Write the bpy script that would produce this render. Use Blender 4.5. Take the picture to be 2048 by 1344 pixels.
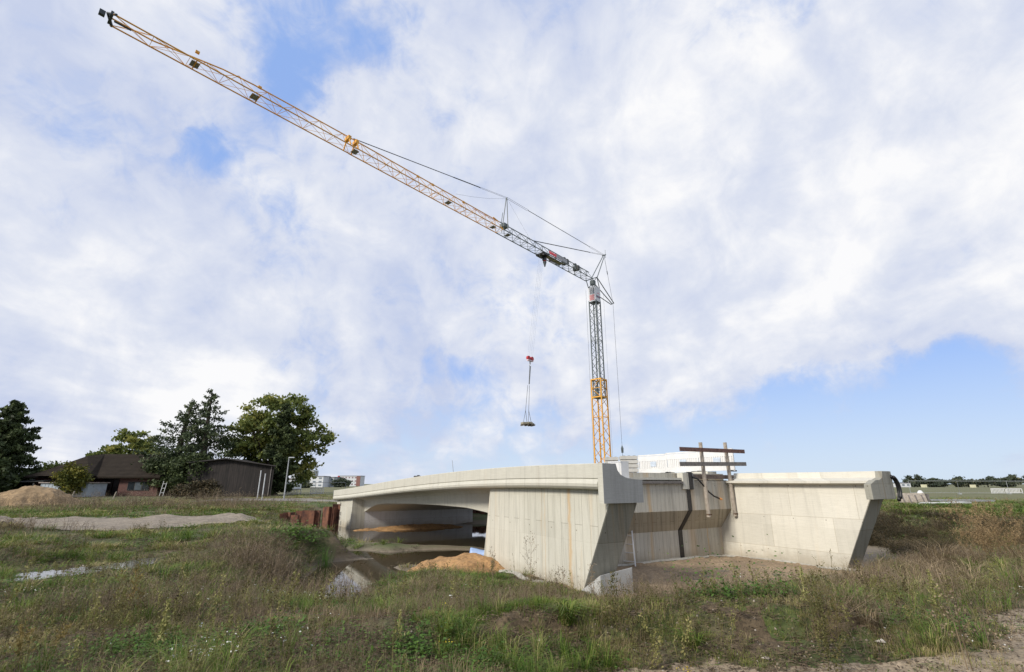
import bpy, math, random
import numpy as np
from mathutils import Vector, Matrix
R = math.radians
random.seed(7); rng = np.random.default_rng(11)
scn = bpy.context.scene
for o in list(bpy.data.objects): bpy.data.objects.remove(o)
COL = scn.collection

# ---------------------------------------------------------------- camera
cd = bpy.data.cameras.new('camera'); cam = bpy.data.objects.new('camera', cd); COL.objects.link(cam)
cam.location = (0, 0, 0); cam.rotation_euler = (R(90 + 16.8), 0, 0)
cd.sensor_width = 36; cd.lens = 980 / 2048 * 36; cd.clip_start = .05; cd.clip_end = 9000
scn.camera = cam
scn.render.resolution_x = 1024; scn.render.resolution_y = 672
scn.view_settings.view_transform = 'Standard'; scn.view_settings.look = 'None'
scn.view_settings.exposure = .35; scn.view_settings.gamma = 1

# ---------------------------------------------------------------- sun and sky
SUN_DIR = Vector((-.72, -.66, .62)).normalized()
sl = bpy.data.lights.new('sun', 'SUN'); sl.energy = 3.0; sl.angle = R(12); sl.color = (1, .93, .82)
so = bpy.data.objects.new('sun', sl); COL.objects.link(so)
so.rotation_euler = SUN_DIR.to_track_quat('Z', 'Y').to_euler()
world = bpy.data.worlds.new('World'); scn.world = world; world.use_nodes = True

def sky_world():
    nt = world.node_tree; N = nt.nodes; Lk = nt.links; N.clear()
    def nd(t, **k):
        n = N.new(t)
        for a, b in k.items(): setattr(n, a, b)
        return n
    def mth(op, a, b=None, clamp=False):
        n = nd('ShaderNodeMath', operation=op, use_clamp=clamp)
        for i, v in enumerate((a, b)):
            if v is None: continue
            if isinstance(v, (int, float)): n.inputs[i].default_value = v
            else: Lk.new(v, n.inputs[i])
        return n.outputs[0]
    out = nd('ShaderNodeOutputWorld'); bg = nd('ShaderNodeBackground'); bg.inputs[1].default_value = .1
    Lk.new(bg.outputs[0], out.inputs[0])
    sky = nd('ShaderNodeTexSky', sky_type='NISHITA', sun_disc=False)
    sky.sun_elevation = math.asin(SUN_DIR.z); sky.sun_rotation = math.atan2(SUN_DIR.x, SUN_DIR.y)
    sky.altitude = 50; sky.air_density = 1; sky.dust_density = 1.5; sky.ozone_density = 1.2
    tc = nd('ShaderNodeTexCoord'); D = tc.outputs['Generated']
    sep = nd('ShaderNodeSeparateXYZ'); Lk.new(D, sep.inputs[0])
    zz = mth('ADD', mth('MAXIMUM', sep.outputs[2], 0.0), .16)
    cx = mth('DIVIDE', sep.outputs[0], zz); cy = mth('DIVIDE', sep.outputs[1], zz)
    comb = nd('ShaderNodeCombineXYZ'); Lk.new(cx, comb.inputs[0]); Lk.new(cy, comb.inputs[1])
    rot = nd('ShaderNodeMapping'); rot.inputs['Rotation'].default_value = (0, 0, R(35)); rot.inputs['Scale'].default_value = (1, .62, 1)
    Lk.new(comb.outputs[0], rot.inputs[0])
    def noise(vec, scale, det, rough, dist=0.0, off=0):
        m = nd('ShaderNodeMapping'); m.inputs['Location'].default_value = (off, off * .7, off * .3); Lk.new(vec, m.inputs[0])
        n = nd('ShaderNodeTexNoise'); n.inputs['Scale'].default_value = scale; n.inputs['Detail'].default_value = det
        n.inputs['Roughness'].default_value = rough; n.inputs['Distortion'].default_value = dist
        Lk.new(m.outputs[0], n.inputs['Vector']); return n.outputs[0]
    # puffs in direction space (even size on the sky) blended with the perspective layer
    n1 = noise(D, 6.5, 9, .60, .5, 3.1); n2 = noise(rot.outputs[0], 1.5, 8, .55, .4, 1.7)
    n3 = noise(D, 17, 7, .6, .6, 6.1); base = mth('ADD', mth('ADD', mth('MULTIPLY', n1, .55), mth('MULTIPLY', n2, .5)), mth('MULTIPLY', mth('SUBTRACT', n3, .42), .62))
    blobs = [(-0.341, 0.635, 0.693, 3.9, -0.55), (-0.359, 0.672, 0.647, 2.8, -0.4), (-0.201, 0.659, 0.725, 2.7, -0.55), (-0.223, 0.691, 0.687, 2.5, -0.3), (-0.274, 0.615, 0.739, 2.7, -0.35), (-0.514, 0.689, 0.511, 2.3, -0.5), (-0.522, 0.671, 0.526, 1.6, -0.3), (-0.413, 0.801, 0.434, 3.4, -0.35), (-0.465, 0.786, 0.406, 1.8, -0.3), (-0.113, 0.727, 0.678, 3.1, -0.35), (0.401, 0.581, 0.708, 2.5, -0.4), (-0.02, 0.642, 0.766, 4.4, -0.12), (-0.636, 0.573, 0.517, 2.6, -0.25), (-0.602, 0.628, 0.492, 2.1, -0.2), (-0.668, 0.613, 0.421, 2.9, -0.12), (-0.024, 0.918, 0.396, 4.6, -0.25), (-0.154, 0.901, 0.405, 3.4, -0.28), (0.087, 0.93, 0.357, 3.5, -0.2), (0.448, 0.814, 0.37, 2.8, -0.2), (0.473, 0.779, 0.412, 2.3, -0.2), (-0.065, 0.979, 0.192, 2.9, -0.25), (-0.135, 0.963, 0.235, 2.0, -0.3), (-0.435, 0.877, 0.204, 1.4, -0.3), (-0.241, 0.939, 0.244, 1.7, -0.2), (0.68, 0.729, 0.076, 5.7, -0.7), (0.587, 0.807, 0.068, 6.0, -0.7), (0.463, 0.884, 0.057, 5.6, -0.7), (0.334, 0.941, 0.061, 4.7, -0.55), (0.218, 0.975, 0.044, 4.4, -0.5), (0.075, 0.996, 0.045, 4.5, -0.45), (-0.073, 0.996, 0.055, 4.0, -0.4), (-0.217, 0.974, 0.063, 3.3, -0.35), (-0.308, 0.948, 0.08, 2.6, -0.25), (0.69, 0.706, 0.161, 1.9, -0.3), (-0.117, 0.782, 0.613, 10.9, 0.3), (-0.594, 0.757, 0.273, 8.3, 0.25), (0.347, 0.793, 0.501, 13.2, 0.25), (-0.581, 0.536, 0.612, 5.2, 0.2), (0.609, 0.679, 0.411, 10.0, 0.3), (-0.397, 0.864, 0.312, 7.8, 0.2), (0.271, 0.929, 0.252, 8.4, 0.25), (0.538, 0.818, 0.204, 5.7, 0.25), (0.315, 0.647, 0.695, 9.5, 0.2), (0.597, 0.569, 0.566, 7.2, 0.2), (-0.662, 0.739, 0.122, 7.2, 0.2), (-0.536, 0.825, 0.179, 4.3, 0.1), (0.175, 0.976, 0.131, 4.5, 0.15), (-0.312, 0.936, 0.164, 3.2, 0.1)]
    acc = base
    # warp the direction a little so the gaps get ragged edges
    nw = nd('ShaderNodeTexNoise'); nw.inputs['Scale'].default_value = 7; nw.inputs['Detail'].default_value = 7; nw.inputs['Roughness'].default_value = .62; Lk.new(D, nw.inputs['Vector'])
    sb = nd('ShaderNodeVectorMath', operation='SUBTRACT'); Lk.new(nw.outputs[1], sb.inputs[0]); sb.inputs[1].default_value = (.5, .5, .5)
    scv = nd('ShaderNodeVectorMath', operation='SCALE'); Lk.new(sb.outputs[0], scv.inputs[0]); scv.inputs['Scale'].default_value = .17
    ad = nd('ShaderNodeVectorMath', operation='ADD'); Lk.new(D, ad.inputs[0]); Lk.new(scv.outputs[0], ad.inputs[1])
    nm = nd('ShaderNodeVectorMath', operation='NORMALIZE'); Lk.new(ad.outputs[0], nm.inputs[0]); DW = nm.outputs[0]
    for x, y, z, r, w in blobs:
        d = nd('ShaderNodeVectorMath', operation='DOT_PRODUCT'); Lk.new(DW, d.inputs[0]); d.inputs[1].default_value = Vector((x, y, z)).normalized()
        mr = nd('ShaderNodeMapRange', interpolation_type='SMOOTHSTEP'); Lk.new(d.outputs['Value'], mr.inputs[0])
        mr.inputs[1].default_value = math.cos(R(r * 1.7)); mr.inputs[2].default_value = 1; mr.inputs[3].default_value = 0; mr.inputs[4].default_value = w * ((.36 if z > .3 else .5) if w < 0 else .45)
        acc = mth('ADD', acc, mr.outputs[0])
    cov = nd('ShaderNodeMapRange', interpolation_type='SMOOTHSTEP'); Lk.new(acc, cov.inputs[0])
    cov.inputs[1].default_value = .17; cov.inputs[2].default_value = .62
    # cloud tone: white lit puffs against blue-grey bellies
    t1 = noise(D, 3.2, 6, .5, .3, 8.3); t2 = noise(rot.outputs[0], 2.6, 7, .55, .2, 5.2)
    tone = mth('ADD', mth('MULTIPLY', t1, .6), mth('MULTIPLY', t2, .4))
    thick = mth('MULTIPLY', acc, .28)
    tone = mth('ADD', mth('ADD', tone, mth('SUBTRACT', thick, .17)), mth('MULTIPLY', mth('SUBTRACT', n1, .5), .30))
    cr = nd('ShaderNodeValToRGB'); Lk.new(tone, cr.inputs[0])
    e = cr.color_ramp.elements
    e[0].position = .38; e[0].color = (.57, .635, .82, 1); e[1].position = .68; e[1].color = (.96, .96, .975, 1)
    m = e.new(.53); m.color = (.73, .77, .88, 1)
    sc10 = nd('ShaderNodeVectorMath', operation='SCALE'); Lk.new(cr.outputs[0], sc10.inputs[0]); sc10.inputs['Scale'].default_value = 7.9
    # clear sky, whitened by haze towards the horizon
    skb = nd('ShaderNodeVectorMath', operation='MULTIPLY'); Lk.new(sky.outputs[0], skb.inputs[0]); skb.inputs[1].default_value = (1.25, 1.25, 1.25)
    hz = nd('ShaderNodeMapRange', interpolation_type='SMOOTHSTEP'); Lk.new(sep.outputs[2], hz.inputs[0])
    hz.inputs[1].default_value = -.02; hz.inputs[2].default_value = .42; hz.inputs[3].default_value = .93; hz.inputs[4].default_value = .82
    mixh = nd('ShaderNodeMix', data_type='RGBA'); Lk.new(hz.outputs[0], mixh.inputs['Factor']); Lk.new(skb.outputs[0], mixh.inputs['A'])
    hcol = nd('ShaderNodeMix', data_type='RGBA'); hf = nd('ShaderNodeMapRange'); Lk.new(sep.outputs[2], hf.inputs[0]); hf.inputs[1].default_value = 0; hf.inputs[2].default_value = .22
    Lk.new(hf.outputs[0], hcol.inputs['Factor']); hcol.inputs['A'].default_value = (5.3, 6.25, 7.3, 1); hcol.inputs['B'].default_value = (2.55, 3.95, 7.4, 1)
    Lk.new(hcol.outputs['Result'], mixh.inputs['B'])
    mixc = nd('ShaderNodeMix', data_type='RGBA'); Lk.new(cov.outputs[0], mixc.inputs['Factor']); Lk.new(mixh.outputs['Result'], mixc.inputs['A']); Lk.new(sc10.outputs[0], mixc.inputs['B'])
    Lk.new(mixc.outputs['Result'], bg.inputs[0])
sky_world()

# ---------------------------------------------------------------- materials
MATS = {}
def newmat(name):
    m = bpy.data.materials.new(name); m.use_nodes = True; nt = m.node_tree
    return m, nt, nt.nodes['Principled BSDF']
def node(nt, t, ins=None, **k):
    n = nt.nodes.new(t)
    for a, b in k.items(): setattr(n, a, b)
    for a, b in (ins or {}).items():
        if hasattr(b, 'is_linked'): nt.links.new(b, n.inputs[a])
        else: n.inputs[a].default_value = b
    return n
def ramp(nt, fac, stops):
    n = node(nt, 'ShaderNodeValToRGB', {0: fac}); e = n.color_ramp.elements
    for i, (p, c) in enumerate(stops):
        if i < 2: e[i].position = p; el = e[i]
        else: el = e.new(p)
        el.color = tuple(c) + (1,)
    return n.outputs[0]
def coords(nt, kind='Object', scale=(1, 1, 1), loc=(0, 0, 0), rot=(0, 0, 0)):
    tc = node(nt, 'ShaderNodeTexCoord')
    return node(nt, 'ShaderNodeMapping', {'Vector': tc.outputs[kind], 'Scale': scale, 'Location': loc, 'Rotation': rot}).outputs[0]
def noise(nt, vec, scale, det=5, rough=.55, dist=0.0):
    return node(nt, 'ShaderNodeTexNoise', {'Vector': vec, 'Scale': scale, 'Detail': det, 'Roughness': rough, 'Distortion': dist}).outputs[0]
def mixc(nt, f, a, b, blend='MIX'):
    n = node(nt, 'ShaderNodeMix', data_type='RGBA', blend_type=blend)
    for k, v in (('Factor', f), ('A', a), ('B', b)):
        s = n.inputs[k] if k == 'Factor' else [i for i in n.inputs if i.name == k and i.type == 'RGBA'][0]
        if hasattr(v, 'is_linked'): nt.links.new(v, s)
        else: s.default_value = v if k == 'Factor' else (tuple(v) + (1,) if len(v) == 3 else v)
    return [o for o in n.outputs if o.type == 'RGBA'][0]
def bump(nt, p, h, strength, dist=.02):
    b = node(nt, 'ShaderNodeBump', {'Strength': strength, 'Distance': dist, 'Height': h}); nt.links.new(b.outputs[0], p.inputs['Normal'])
def simple(name, col, rough=.6, metal=0, var=.15, scale=3.0, col2=None, bmp=0):
    if name in MATS: return MATS[name]
    m, nt, p = newmat(name); v = coords(nt)
    n = noise(nt, v, scale, 6, .6)
    c2 = col2 or tuple(c * (1 - 2 * var) for c in col)
    nt.links.new(ramp(nt, n, [(.35, c2), (.65, col)]), p.inputs['Base Color'])
    p.inputs['Roughness'].default_value = rough; p.inputs['Metallic'].default_value = metal
    if bmp: bump(nt, p, noise(nt, v, scale * 6, 5), bmp)
    MATS[name] = m; return m
def concrete(name, base, mode='boards', dark=.82, rust=.25, bw=.30, bl=2.6, tone_var=.10, streak=.4, runs=()):
    if name in MATS: return MATS[name]
    m, nt, p = newmat(name); tc = node(nt, 'ShaderNodeTexCoord'); sep = node(nt, 'ShaderNodeSeparateXYZ', {0: tc.outputs['Object']})
    u = node(nt, 'ShaderNodeMath', {0: sep.outputs[0], 1: sep.outputs[1]}, operation='ADD').outputs[0]
    V3 = node(nt, 'ShaderNodeCombineXYZ', {0: u, 1: sep.outputs[2]}).outputs[0]
    Vb = node(nt, 'ShaderNodeCombineXYZ', {0: sep.outputs[2], 1: u} if mode == 'boards' else {0: u, 1: sep.outputs[2]}).outputs[0]
    col = base
    big = noise(nt, node(nt, 'ShaderNodeMapping', {'Vector': V3}).outputs[0], .9, 6, .55, .3)
    c = mixc(nt, big, tuple(x * .90 for x in base), tuple(min(1, x * 1.08) for x in base))
    if mode in ('boards', 'panels'):
        br = node(nt, 'ShaderNodeTexBrick', {'Vector': Vb, 'Color1': (1 - tone_var,) * 3 + (1,), 'Color2': (1, 1, 1, 1), 'Mortar': (.52, .50, .47, 1) if mode == 'boards' else (.70, .67, .62, 1),
            'Scale': 1.0, 'Mortar Size': .008 if mode == 'boards' else .010, 'Mortar Smooth': .35, 'Brick Width': bl, 'Row Height': bw, 'Bias': .1}, offset=.37, offset_frequency=2, squash=1.0)
        c = mixc(nt, 1.0, c, br.outputs[0], 'MULTIPLY')
    if mode in ('boards', 'panels'):
        b2 = node(nt, 'ShaderNodeTexBrick', {'Vector': node(nt, 'ShaderNodeMapping', {'Vector': V3, 'Location': (.4, .35, 0)}).outputs[0], 'Color1': (.90, .90, .89, 1), 'Color2': (1, 1, 1, 1), 'Mortar': (.86, .85, .83, 1),
            'Scale': 1.0, 'Mortar Size': .006, 'Mortar Smooth': .6, 'Brick Width': 1.9, 'Row Height': 1.25}, offset=.3)
        c = mixc(nt, 1.0, c, b2.outputs[0], 'MULTIPLY')
        # tie holes on a regular lattice
        q = [node(nt, 'ShaderNodeMath', {0: node(nt, 'ShaderNodeMath', {0: a_, 1: .07}, operation='ADD').outputs[0], 1: .62}, operation='PINGPONG').outputs[0] for a_ in (u, sep.outputs[2])]
        dd = node(nt, 'ShaderNodeVectorMath', {0: node(nt, 'ShaderNodeCombineXYZ', {0: q[0], 1: q[1]}).outputs[0]}, operation='LENGTH').outputs['Value']
        c = mixc(nt, 1.0, c, ramp(nt, dd, [(.016, (.45, .42, .38)), (.026, (1, 1, 1))]), 'MULTIPLY')
    # grain along the boards and fine mottling
    gs = (14, 1.0, 1) if mode == 'boards' else (1.2, 16, 1)
    g = noise(nt, node(nt, 'ShaderNodeMapping', {'Vector': V3, 'Scale': gs}).outputs[0], 2.0, 6, .6)
    c = mixc(nt, 1.0, c, ramp(nt, g, [(.3, (.90, .90, .89)), (.62, (1, 1, 1))]), 'MULTIPLY')
    f = noise(nt, V3, 26, 4, .6)
    c = mixc(nt, 1.0, c, ramp(nt, f, [(.30, (.92, .92, .91)), (.5, (1, 1, 1))]), 'MULTIPLY')
    # grey wash patches, vertical dirt streaks, rust runs
    s = noise(nt, node(nt, 'ShaderNodeMapping', {'Vector': V3, 'Scale': (3.4, .22, 1), 'Location': (4, 1, 0)}).outputs[0], 1.6, 7, .62, .1)
    sr = ramp(nt, s, [(.50, (1, 1, 1)), (.72, (1 - streak * .6,) * 3)])
    c = mixc(nt, 1.0, c, sr, 'MULTIPLY')
    s2 = noise(nt, node(nt, 'ShaderNodeMapping', {'Vector': V3, 'Scale': (2.2, .16, 1), 'Location': (9, 3, 0)}).outputs[0], 1.5, 5, .6, .1)
    rf = ramp(nt, s2, [(.58, (0, 0, 0)), (.74, (rust, rust, rust))])
    c = mixc(nt, rf, c, tuple(a * b for a, b in zip(base, (.95, .66, .36))))
    for (uc, uw, amt) in runs:      # rust runs down the face
        dn = node(nt, 'ShaderNodeMath', {0: noise(nt, node(nt, 'ShaderNodeMapping', {'Vector': V3, 'Scale': (1, 1.2, 1)}).outputs[0], 2.0, 6, .7), 1: .22}, operation='MULTIPLY').outputs[0]
        du = node(nt, 'ShaderNodeMath', {0: node(nt, 'ShaderNodeMath', {0: u, 1: uc + .11}, operation='SUBTRACT').outputs[0], 1: dn}, operation='ADD').outputs[0]
        du = node(nt, 'ShaderNodeMath', {0: du}, operation='ABSOLUTE').outputs[0]
        fr_ = node(nt, 'ShaderNodeMapRange', {0: du, 1: uw, 2: 0, 3: 0, 4: amt}, interpolation_type='SMOOTHSTEP').outputs[0]
        c = mixc(nt, fr_, c, (.50, .31, .12))
    if mode in ('boards', 'panels'):     # splashed earth above the ground line
        zn = node(nt, 'ShaderNodeMath', {0: sep.outputs[2], 1: node(nt, 'ShaderNodeMath', {0: noise(nt, V3, 3.0, 6, .7), 1: -.7}, operation='MULTIPLY').outputs[0]}, operation='ADD').outputs[0]
        sf = node(nt, 'ShaderNodeMapRange', {0: zn, 1: -2.80, 2: -3.30, 3: 0, 4: .55}).outputs[0]
        c = mixc(nt, sf, c, (.27, .22, .15))
    vn = node(nt, 'ShaderNodeTexVoronoi', {'Vector': V3, 'Scale': 7}).outputs[0]
    pits = ramp(nt, vn, [(.03, (.55, .53, .5)), (.06, (1, 1, 1))])
    c = mixc(nt, .7, c, mixc(nt, 1.0, c, pits, 'MULTIPLY'))
    nt.links.new(c, p.inputs['Base Color']); p.inputs['Roughness'].default_value = .88
    bump(nt, p, noise(nt, V3, 40, 4), .12, .01)
    MATS[name] = m; return m
def tintmat(name, stops, rough=.65, transl=.25):
    m, nt, p = newmat(name); a = node(nt, 'ShaderNodeAttribute'); a.attribute_name = 'tint'
    c = ramp(nt, a.outputs['Fac'], stops); nt.links.new(c, p.inputs['Base Color']); p.inputs['Roughness'].default_value = rough
    p.inputs['Specular IOR Level'].default_value = .3
    if transl:
        t = node(nt, 'ShaderNodeBsdfTranslucent', {0: c}); mx = node(nt, 'ShaderNodeMixShader', {0: transl, 1: p.outputs[0], 2: t.outputs[0]})
        nt.links.new(mx.outputs[0], nt.nodes['Material Output'].inputs[0])
    MATS[name] = m; return m

CB = concrete('board_marked_concrete', (.60, .583, .505), 'boards', bw=.34, bl=3.1, rust=.4, streak=.4, tone_var=.10, runs=((-1.62, .12, .6), (-2.9, .05, .3)))
CG = concrete('stained_grey_concrete', (.55, .525, .455), 'boards', bw=.22, bl=4.0, rust=.6, streak=.7, runs=((-1.0, .25, .3), (.8, .45, .32), (2.0, .15, .4), (4.5, .4, .35), (5.5, .07, .5), (6.5, .35, .3)))
CP = concrete('panel_formed_concrete', (.73, .70, .61), 'panels', bw=1.22, bl=2.45, rust=.12, streak=.22, tone_var=.17, runs=())
CD = concrete('grainy_deck_concrete', (.55, .535, .465), 'grain', rust=.1, streak=.25)
CE = concrete('dark_grey_concrete', (.29, .295, .29), 'grain', rust=.0, streak=.3)
CF = concrete('dark_panel_concrete', (.70, .705, .72), 'panels', bw=.62, bl=3.6, rust=.0, streak=.3)
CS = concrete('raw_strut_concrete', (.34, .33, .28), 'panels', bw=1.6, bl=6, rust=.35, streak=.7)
YEL = simple('yellow_crane_paint', (.80, .40, .045), .45, 0, .10, 2.0)
GRY = simple('grey_green_crane_paint', (.13, .16, .165), .5, 0, .15, 2.0)
LGR = simple('light_galvanised_steel', (.42, .44, .45), .45, .3)
CABLE = simple('dark_steel_rope', (.07, .08, .09), .5, .3)
BLK = simple('black_rubber', (.012, .013, .015), .45)
RED = simple('red_paint', (.55, .03, .04), .5)
WHT = simple('white_plastic', (.70, .70, .69), .5, 0, .05)
WHG = simple('weathered_white_paint', (.62, .64, .66), .6, 0, .12)
WOOD = simple('weathered_grey_timber', (.40, .35, .29), .85, 0, .2, 6, bmp=.3)
WOODR = simple('red_brown_board', (.16, .085, .07), .8, 0, .25, 6)
WOODD = simple('grey_board', (.18, .165, .155), .85, 0, .2, 6)
RUST = simple('rusted_sheet_steel', (.22, .095, .052), .85, .1, .2, 3.0, col2=(.075, .035, .028), bmp=.3)
GLASSD = simple('dark_window_glass', (.02, .025, .03), .08)
BARK = simple('tree_bark', (.085, .065, .05), .9)
STEEL = simple('dull_metal', (.30, .31, .32), .4, .6)
def brickmat():
    m, nt, p = newmat('dull_red_brick'); tc = node(nt, 'ShaderNodeTexCoord'); sep = node(nt, 'ShaderNodeSeparateXYZ', {0: tc.outputs['Object']})
    u = node(nt, 'ShaderNodeMath', {0: sep.outputs[0], 1: sep.outputs[1]}, operation='ADD').outputs[0]
    v = node(nt, 'ShaderNodeCombineXYZ', {0: u, 1: sep.outputs[2]}).outputs[0]
    b = node(nt, 'ShaderNodeTexBrick', {'Vector': v, 'Color1': (.13, .050, .040, 1), 'Color2': (.085, .036, .030, 1), 'Mortar': (.09, .07, .065, 1), 'Scale': 1, 'Brick Width': .25, 'Row Height': .083, 'Mortar Size': .01})
    nt.links.new(b.outputs[0], p.inputs['Base Color']); p.inputs['Roughness'].default_value = .9; return m
BRICK = brickmat()
def tilemat():
    m, nt, p = newmat('dark_roof_tiles'); v = coords(nt)
    sep = node(nt, 'ShaderNodeSeparateXYZ', {0: v}); w = node(nt, 'ShaderNodeTexWave', {'Vector': v, 'Scale': 1.9, 'Distortion': .6, 'Detail': 2}, bands_direction='Z')
    n = noise(nt, v, 1.2, 6, .6)
    c = mixc(nt, n, (.015, .012, .010), (.050, .040, .030)); c = mixc(nt, 1.0, c, ramp(nt, w.outputs[0], [(.05, (.30, .30, .30)), (.4, (1, 1, 1))]), 'MULTIPLY')
    nt.links.new(c, p.inputs['Base Color']); p.inputs['Roughness'].default_value = 1; p.inputs['Specular IOR Level'].default_value = .15; return m
TILE = tilemat()
def barnmat():
    m, nt, p = newmat('tarred_barn_boards'); v = coords(nt, scale=(1, 1, .06))
    n = noise(nt, v, 9, 6, .7); n2 = noise(nt, v, 2.2, 4, .6)
    c = ramp(nt, n, [(.38, (.007, .006, .006)), (.68, (.042, .032, .029))]); c = mixc(nt, 1.0, c, ramp(nt, n2, [(.35, (.55, .55, .55)), (.65, (1, 1, 1))]), 'MULTIPLY')
    nt.links.new(c, p.inputs['Base Color']); p.inputs['Roughness'].default_value = .85; return m
BARN = barnmat()

# ---------------------------------------------------------------- mesh helpers
class MB:
    def __init__(s): s.v = []; s.f = []
    def add(s, vs, fs):
        b = len(s.v); s.v += [tuple(x) for x in vs]; s.f += [tuple(b + i for i in f) for f in fs]; return s
    def box(s, c, d, rz=0, M=None):
        x, y, z = [a / 2 for a in d]; vs = [Vector((i * x, j * y, k * z)) for k in (-1, 1) for j in (-1, 1) for i in (-1, 1)]
        Mt = M or Matrix.Rotation(rz, 3, 'Z'); vs = [Mt @ v + Vector(c) for v in vs]
        return s.add(vs, [(0, 2, 3, 1), (4, 5, 7, 6), (0, 1, 5, 4), (2, 6, 7, 3), (0, 4, 6, 2), (1, 3, 7, 5)])
    def beam(s, p, q, w, h, up=(0, 0, 1)):
        p = Vector(p); q = Vector(q); d = (q - p); L = d.length
        if L < 1e-6: return s
        d.normalize(); u = Vector(up)
        if abs(d.dot(u)) > .98: u = Vector((1, 0, 0))
        a = d.cross(u).normalized(); b = a.cross(d).normalized()
        return s.box((p + q) / 2, (w, L, h), M=Matrix((a, d, b)).transposed())
    def tube(s, pts, rad, n=6, cap=True):
        pts = [Vector(p) for p in pts]
        if not isinstance(rad, (list, tuple)): rad = [rad] * len(pts)
        rings = []; b0 = len(s.v); a = None
        for i, p in enumerate(pts):
            d = (pts[min(i + 1, len(pts) - 1)] - pts[max(i - 1, 0)]); d = d.normalized() if d.length > 1e-9 else Vector((0, 0, 1))
            if a is None: a = d.orthogonal().normalized()
            a = (a - d * a.dot(d)).normalized(); b = d.cross(a)
            for k in range(n):
                t = 2 * math.pi * k / n; s.v.append(tuple(p + (a * math.cos(t) + b * math.sin(t)) * rad[i]))
        for i in range(len(pts) - 1):
            for k in range(n):
                A = b0 + i * n + k; B = b0 + i * n + (k + 1) % n; s.f.append((A, B, B + n, A + n))
        if cap: s.f.append(tuple(b0 + k for k in range(n))[::-1]); s.f.append(tuple(b0 + (len(pts) - 1) * n + k for k in range(n)))
        return s
    def sweep(s, secs, closed=True):
        n = len(secs[0]); b0 = len(s.v)
        for sec in secs: s.v += [tuple(p) for p in sec]
        for i in range(len(secs) - 1):
            for k in range(n if closed else n - 1):
                A = b0 + i * n + k; B = b0 + i * n + (k + 1) % n; s.f.append((A, B, B + n, A + n))
        if closed: s.f.append(tuple(b0 + k for k in range(n))[::-1]); s.f.append(tuple(b0 + (len(secs) - 1) * n + k for k in range(n)))
        return s
    def build(s, name, mat, parent=None, smooth=False, bevel=0):
        me = bpy.data.meshes.new(name); me.from_pydata(s.v, [], s.f); me.validate()
        import bmesh
        bm = bmesh.new(); bm.from_mesh(me); bmesh.ops.recalc_face_normals(bm, faces=bm.faces); bm.to_mesh(me); bm.free()
        me.materials.append(mat); o = bpy.data.objects.new(name, me); COL.objects.link(o)
        if smooth: me.shade_smooth()
        if parent: o.parent = parent
        if bevel:
            md = o.modifiers.new('bevel', 'BEVEL'); md.width = bevel; md.segments = 2; md.limit_method = 'ANGLE'; md.angle_limit = R(40)
        return o
def tag(o, label=None, cat=None, group=None, kind=None):
    for k, v in (('label', label), ('category', cat), ('group', group), ('kind', kind)):
        if v: o[k] = v
    return o
def empty(name, loc=(0, 0, 0), rz=0, label=None, cat=None, group=None):
    o = bpy.data.objects.new(name, None); COL.objects.link(o); o.location = loc; o.rotation_euler = (0, 0, rz); o.empty_display_size = .2
    return tag(o, label, cat, group)
def npmesh(name, V, Q=None, T=None, tint=None, mat=None, parent=None):
    me = bpy.data.meshes.new(name); nq = 0 if Q is None else len(Q); ntr = 0 if T is None else len(T)
    me.vertices.add(len(V)); me.vertices.foreach_set('co', np.asarray(V, np.float32).ravel())
    loops = np.concatenate(([Q.ravel()] if nq else []) + ([T.ravel()] if ntr else [])).astype(np.int32)
    me.loops.add(len(loops)); me.loops.foreach_set('vertex_index', loops)
    st = np.concatenate((np.arange(nq) * 4, nq * 4 + np.arange(ntr) * 3)).astype(np.int32)
    me.polygons.add(nq + ntr); me.polygons.foreach_set('loop_start', st)
    me.update(calc_edges=True)
    if tint is not None:
        a = me.attributes.new('tint', 'FLOAT', 'POINT'); a.data.foreach_set('value', np.asarray(tint, np.float32))
    if mat: me.materials.append(mat)
    o = bpy.data.objects.new(name, me); COL.objects.link(o)
    if parent: o.parent = parent
    return o

# ---------------------------------------------------------------- numpy noise and terrain
_tab = rng.random((256, 256))
def vnoise(x, y, s, seed=0):
    x = np.asarray(x) / s + seed * 17.3; y = np.asarray(y) / s + seed * 9.7
    xi = np.floor(x).astype(int); yi = np.floor(y).astype(int); fx = x - xi; fy = y - yi
    fx = fx * fx * (3 - 2 * fx); fy = fy * fy * (3 - 2 * fy); g = lambda a, b: _tab[a & 255, b & 255]
    return (g(xi, yi) * (1 - fx) + g(xi + 1, yi) * fx) * (1 - fy) + (g(xi, yi + 1) * (1 - fx) + g(xi + 1, yi + 1) * fx) * fy
def fbm(x, y, s, o=4, seed=0):
    t = 0; a = .5
    for i in range(o): t = t + a * vnoise(x, y, s / 2 ** i, seed + i * 3); a *= .5
    return t / (1 - .5 ** o)
def sstep(a, b, x): t = np.clip((x - a) / (b - a), 0, 1); return t * t * (3 - 2 * t)
OX, OY = 2.5, 14.0; CA, SA = math.cos(R(32)), math.sin(R(32))
def toSW(x, y): dx = x - OX; dy = y - OY; return -SA * dx + CA * dy, CA * dx + SA * dy
def fromSW(s, w, z=0): return (OX - SA * s + CA * w, OY + CA * s + SA * w, z)
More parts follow.
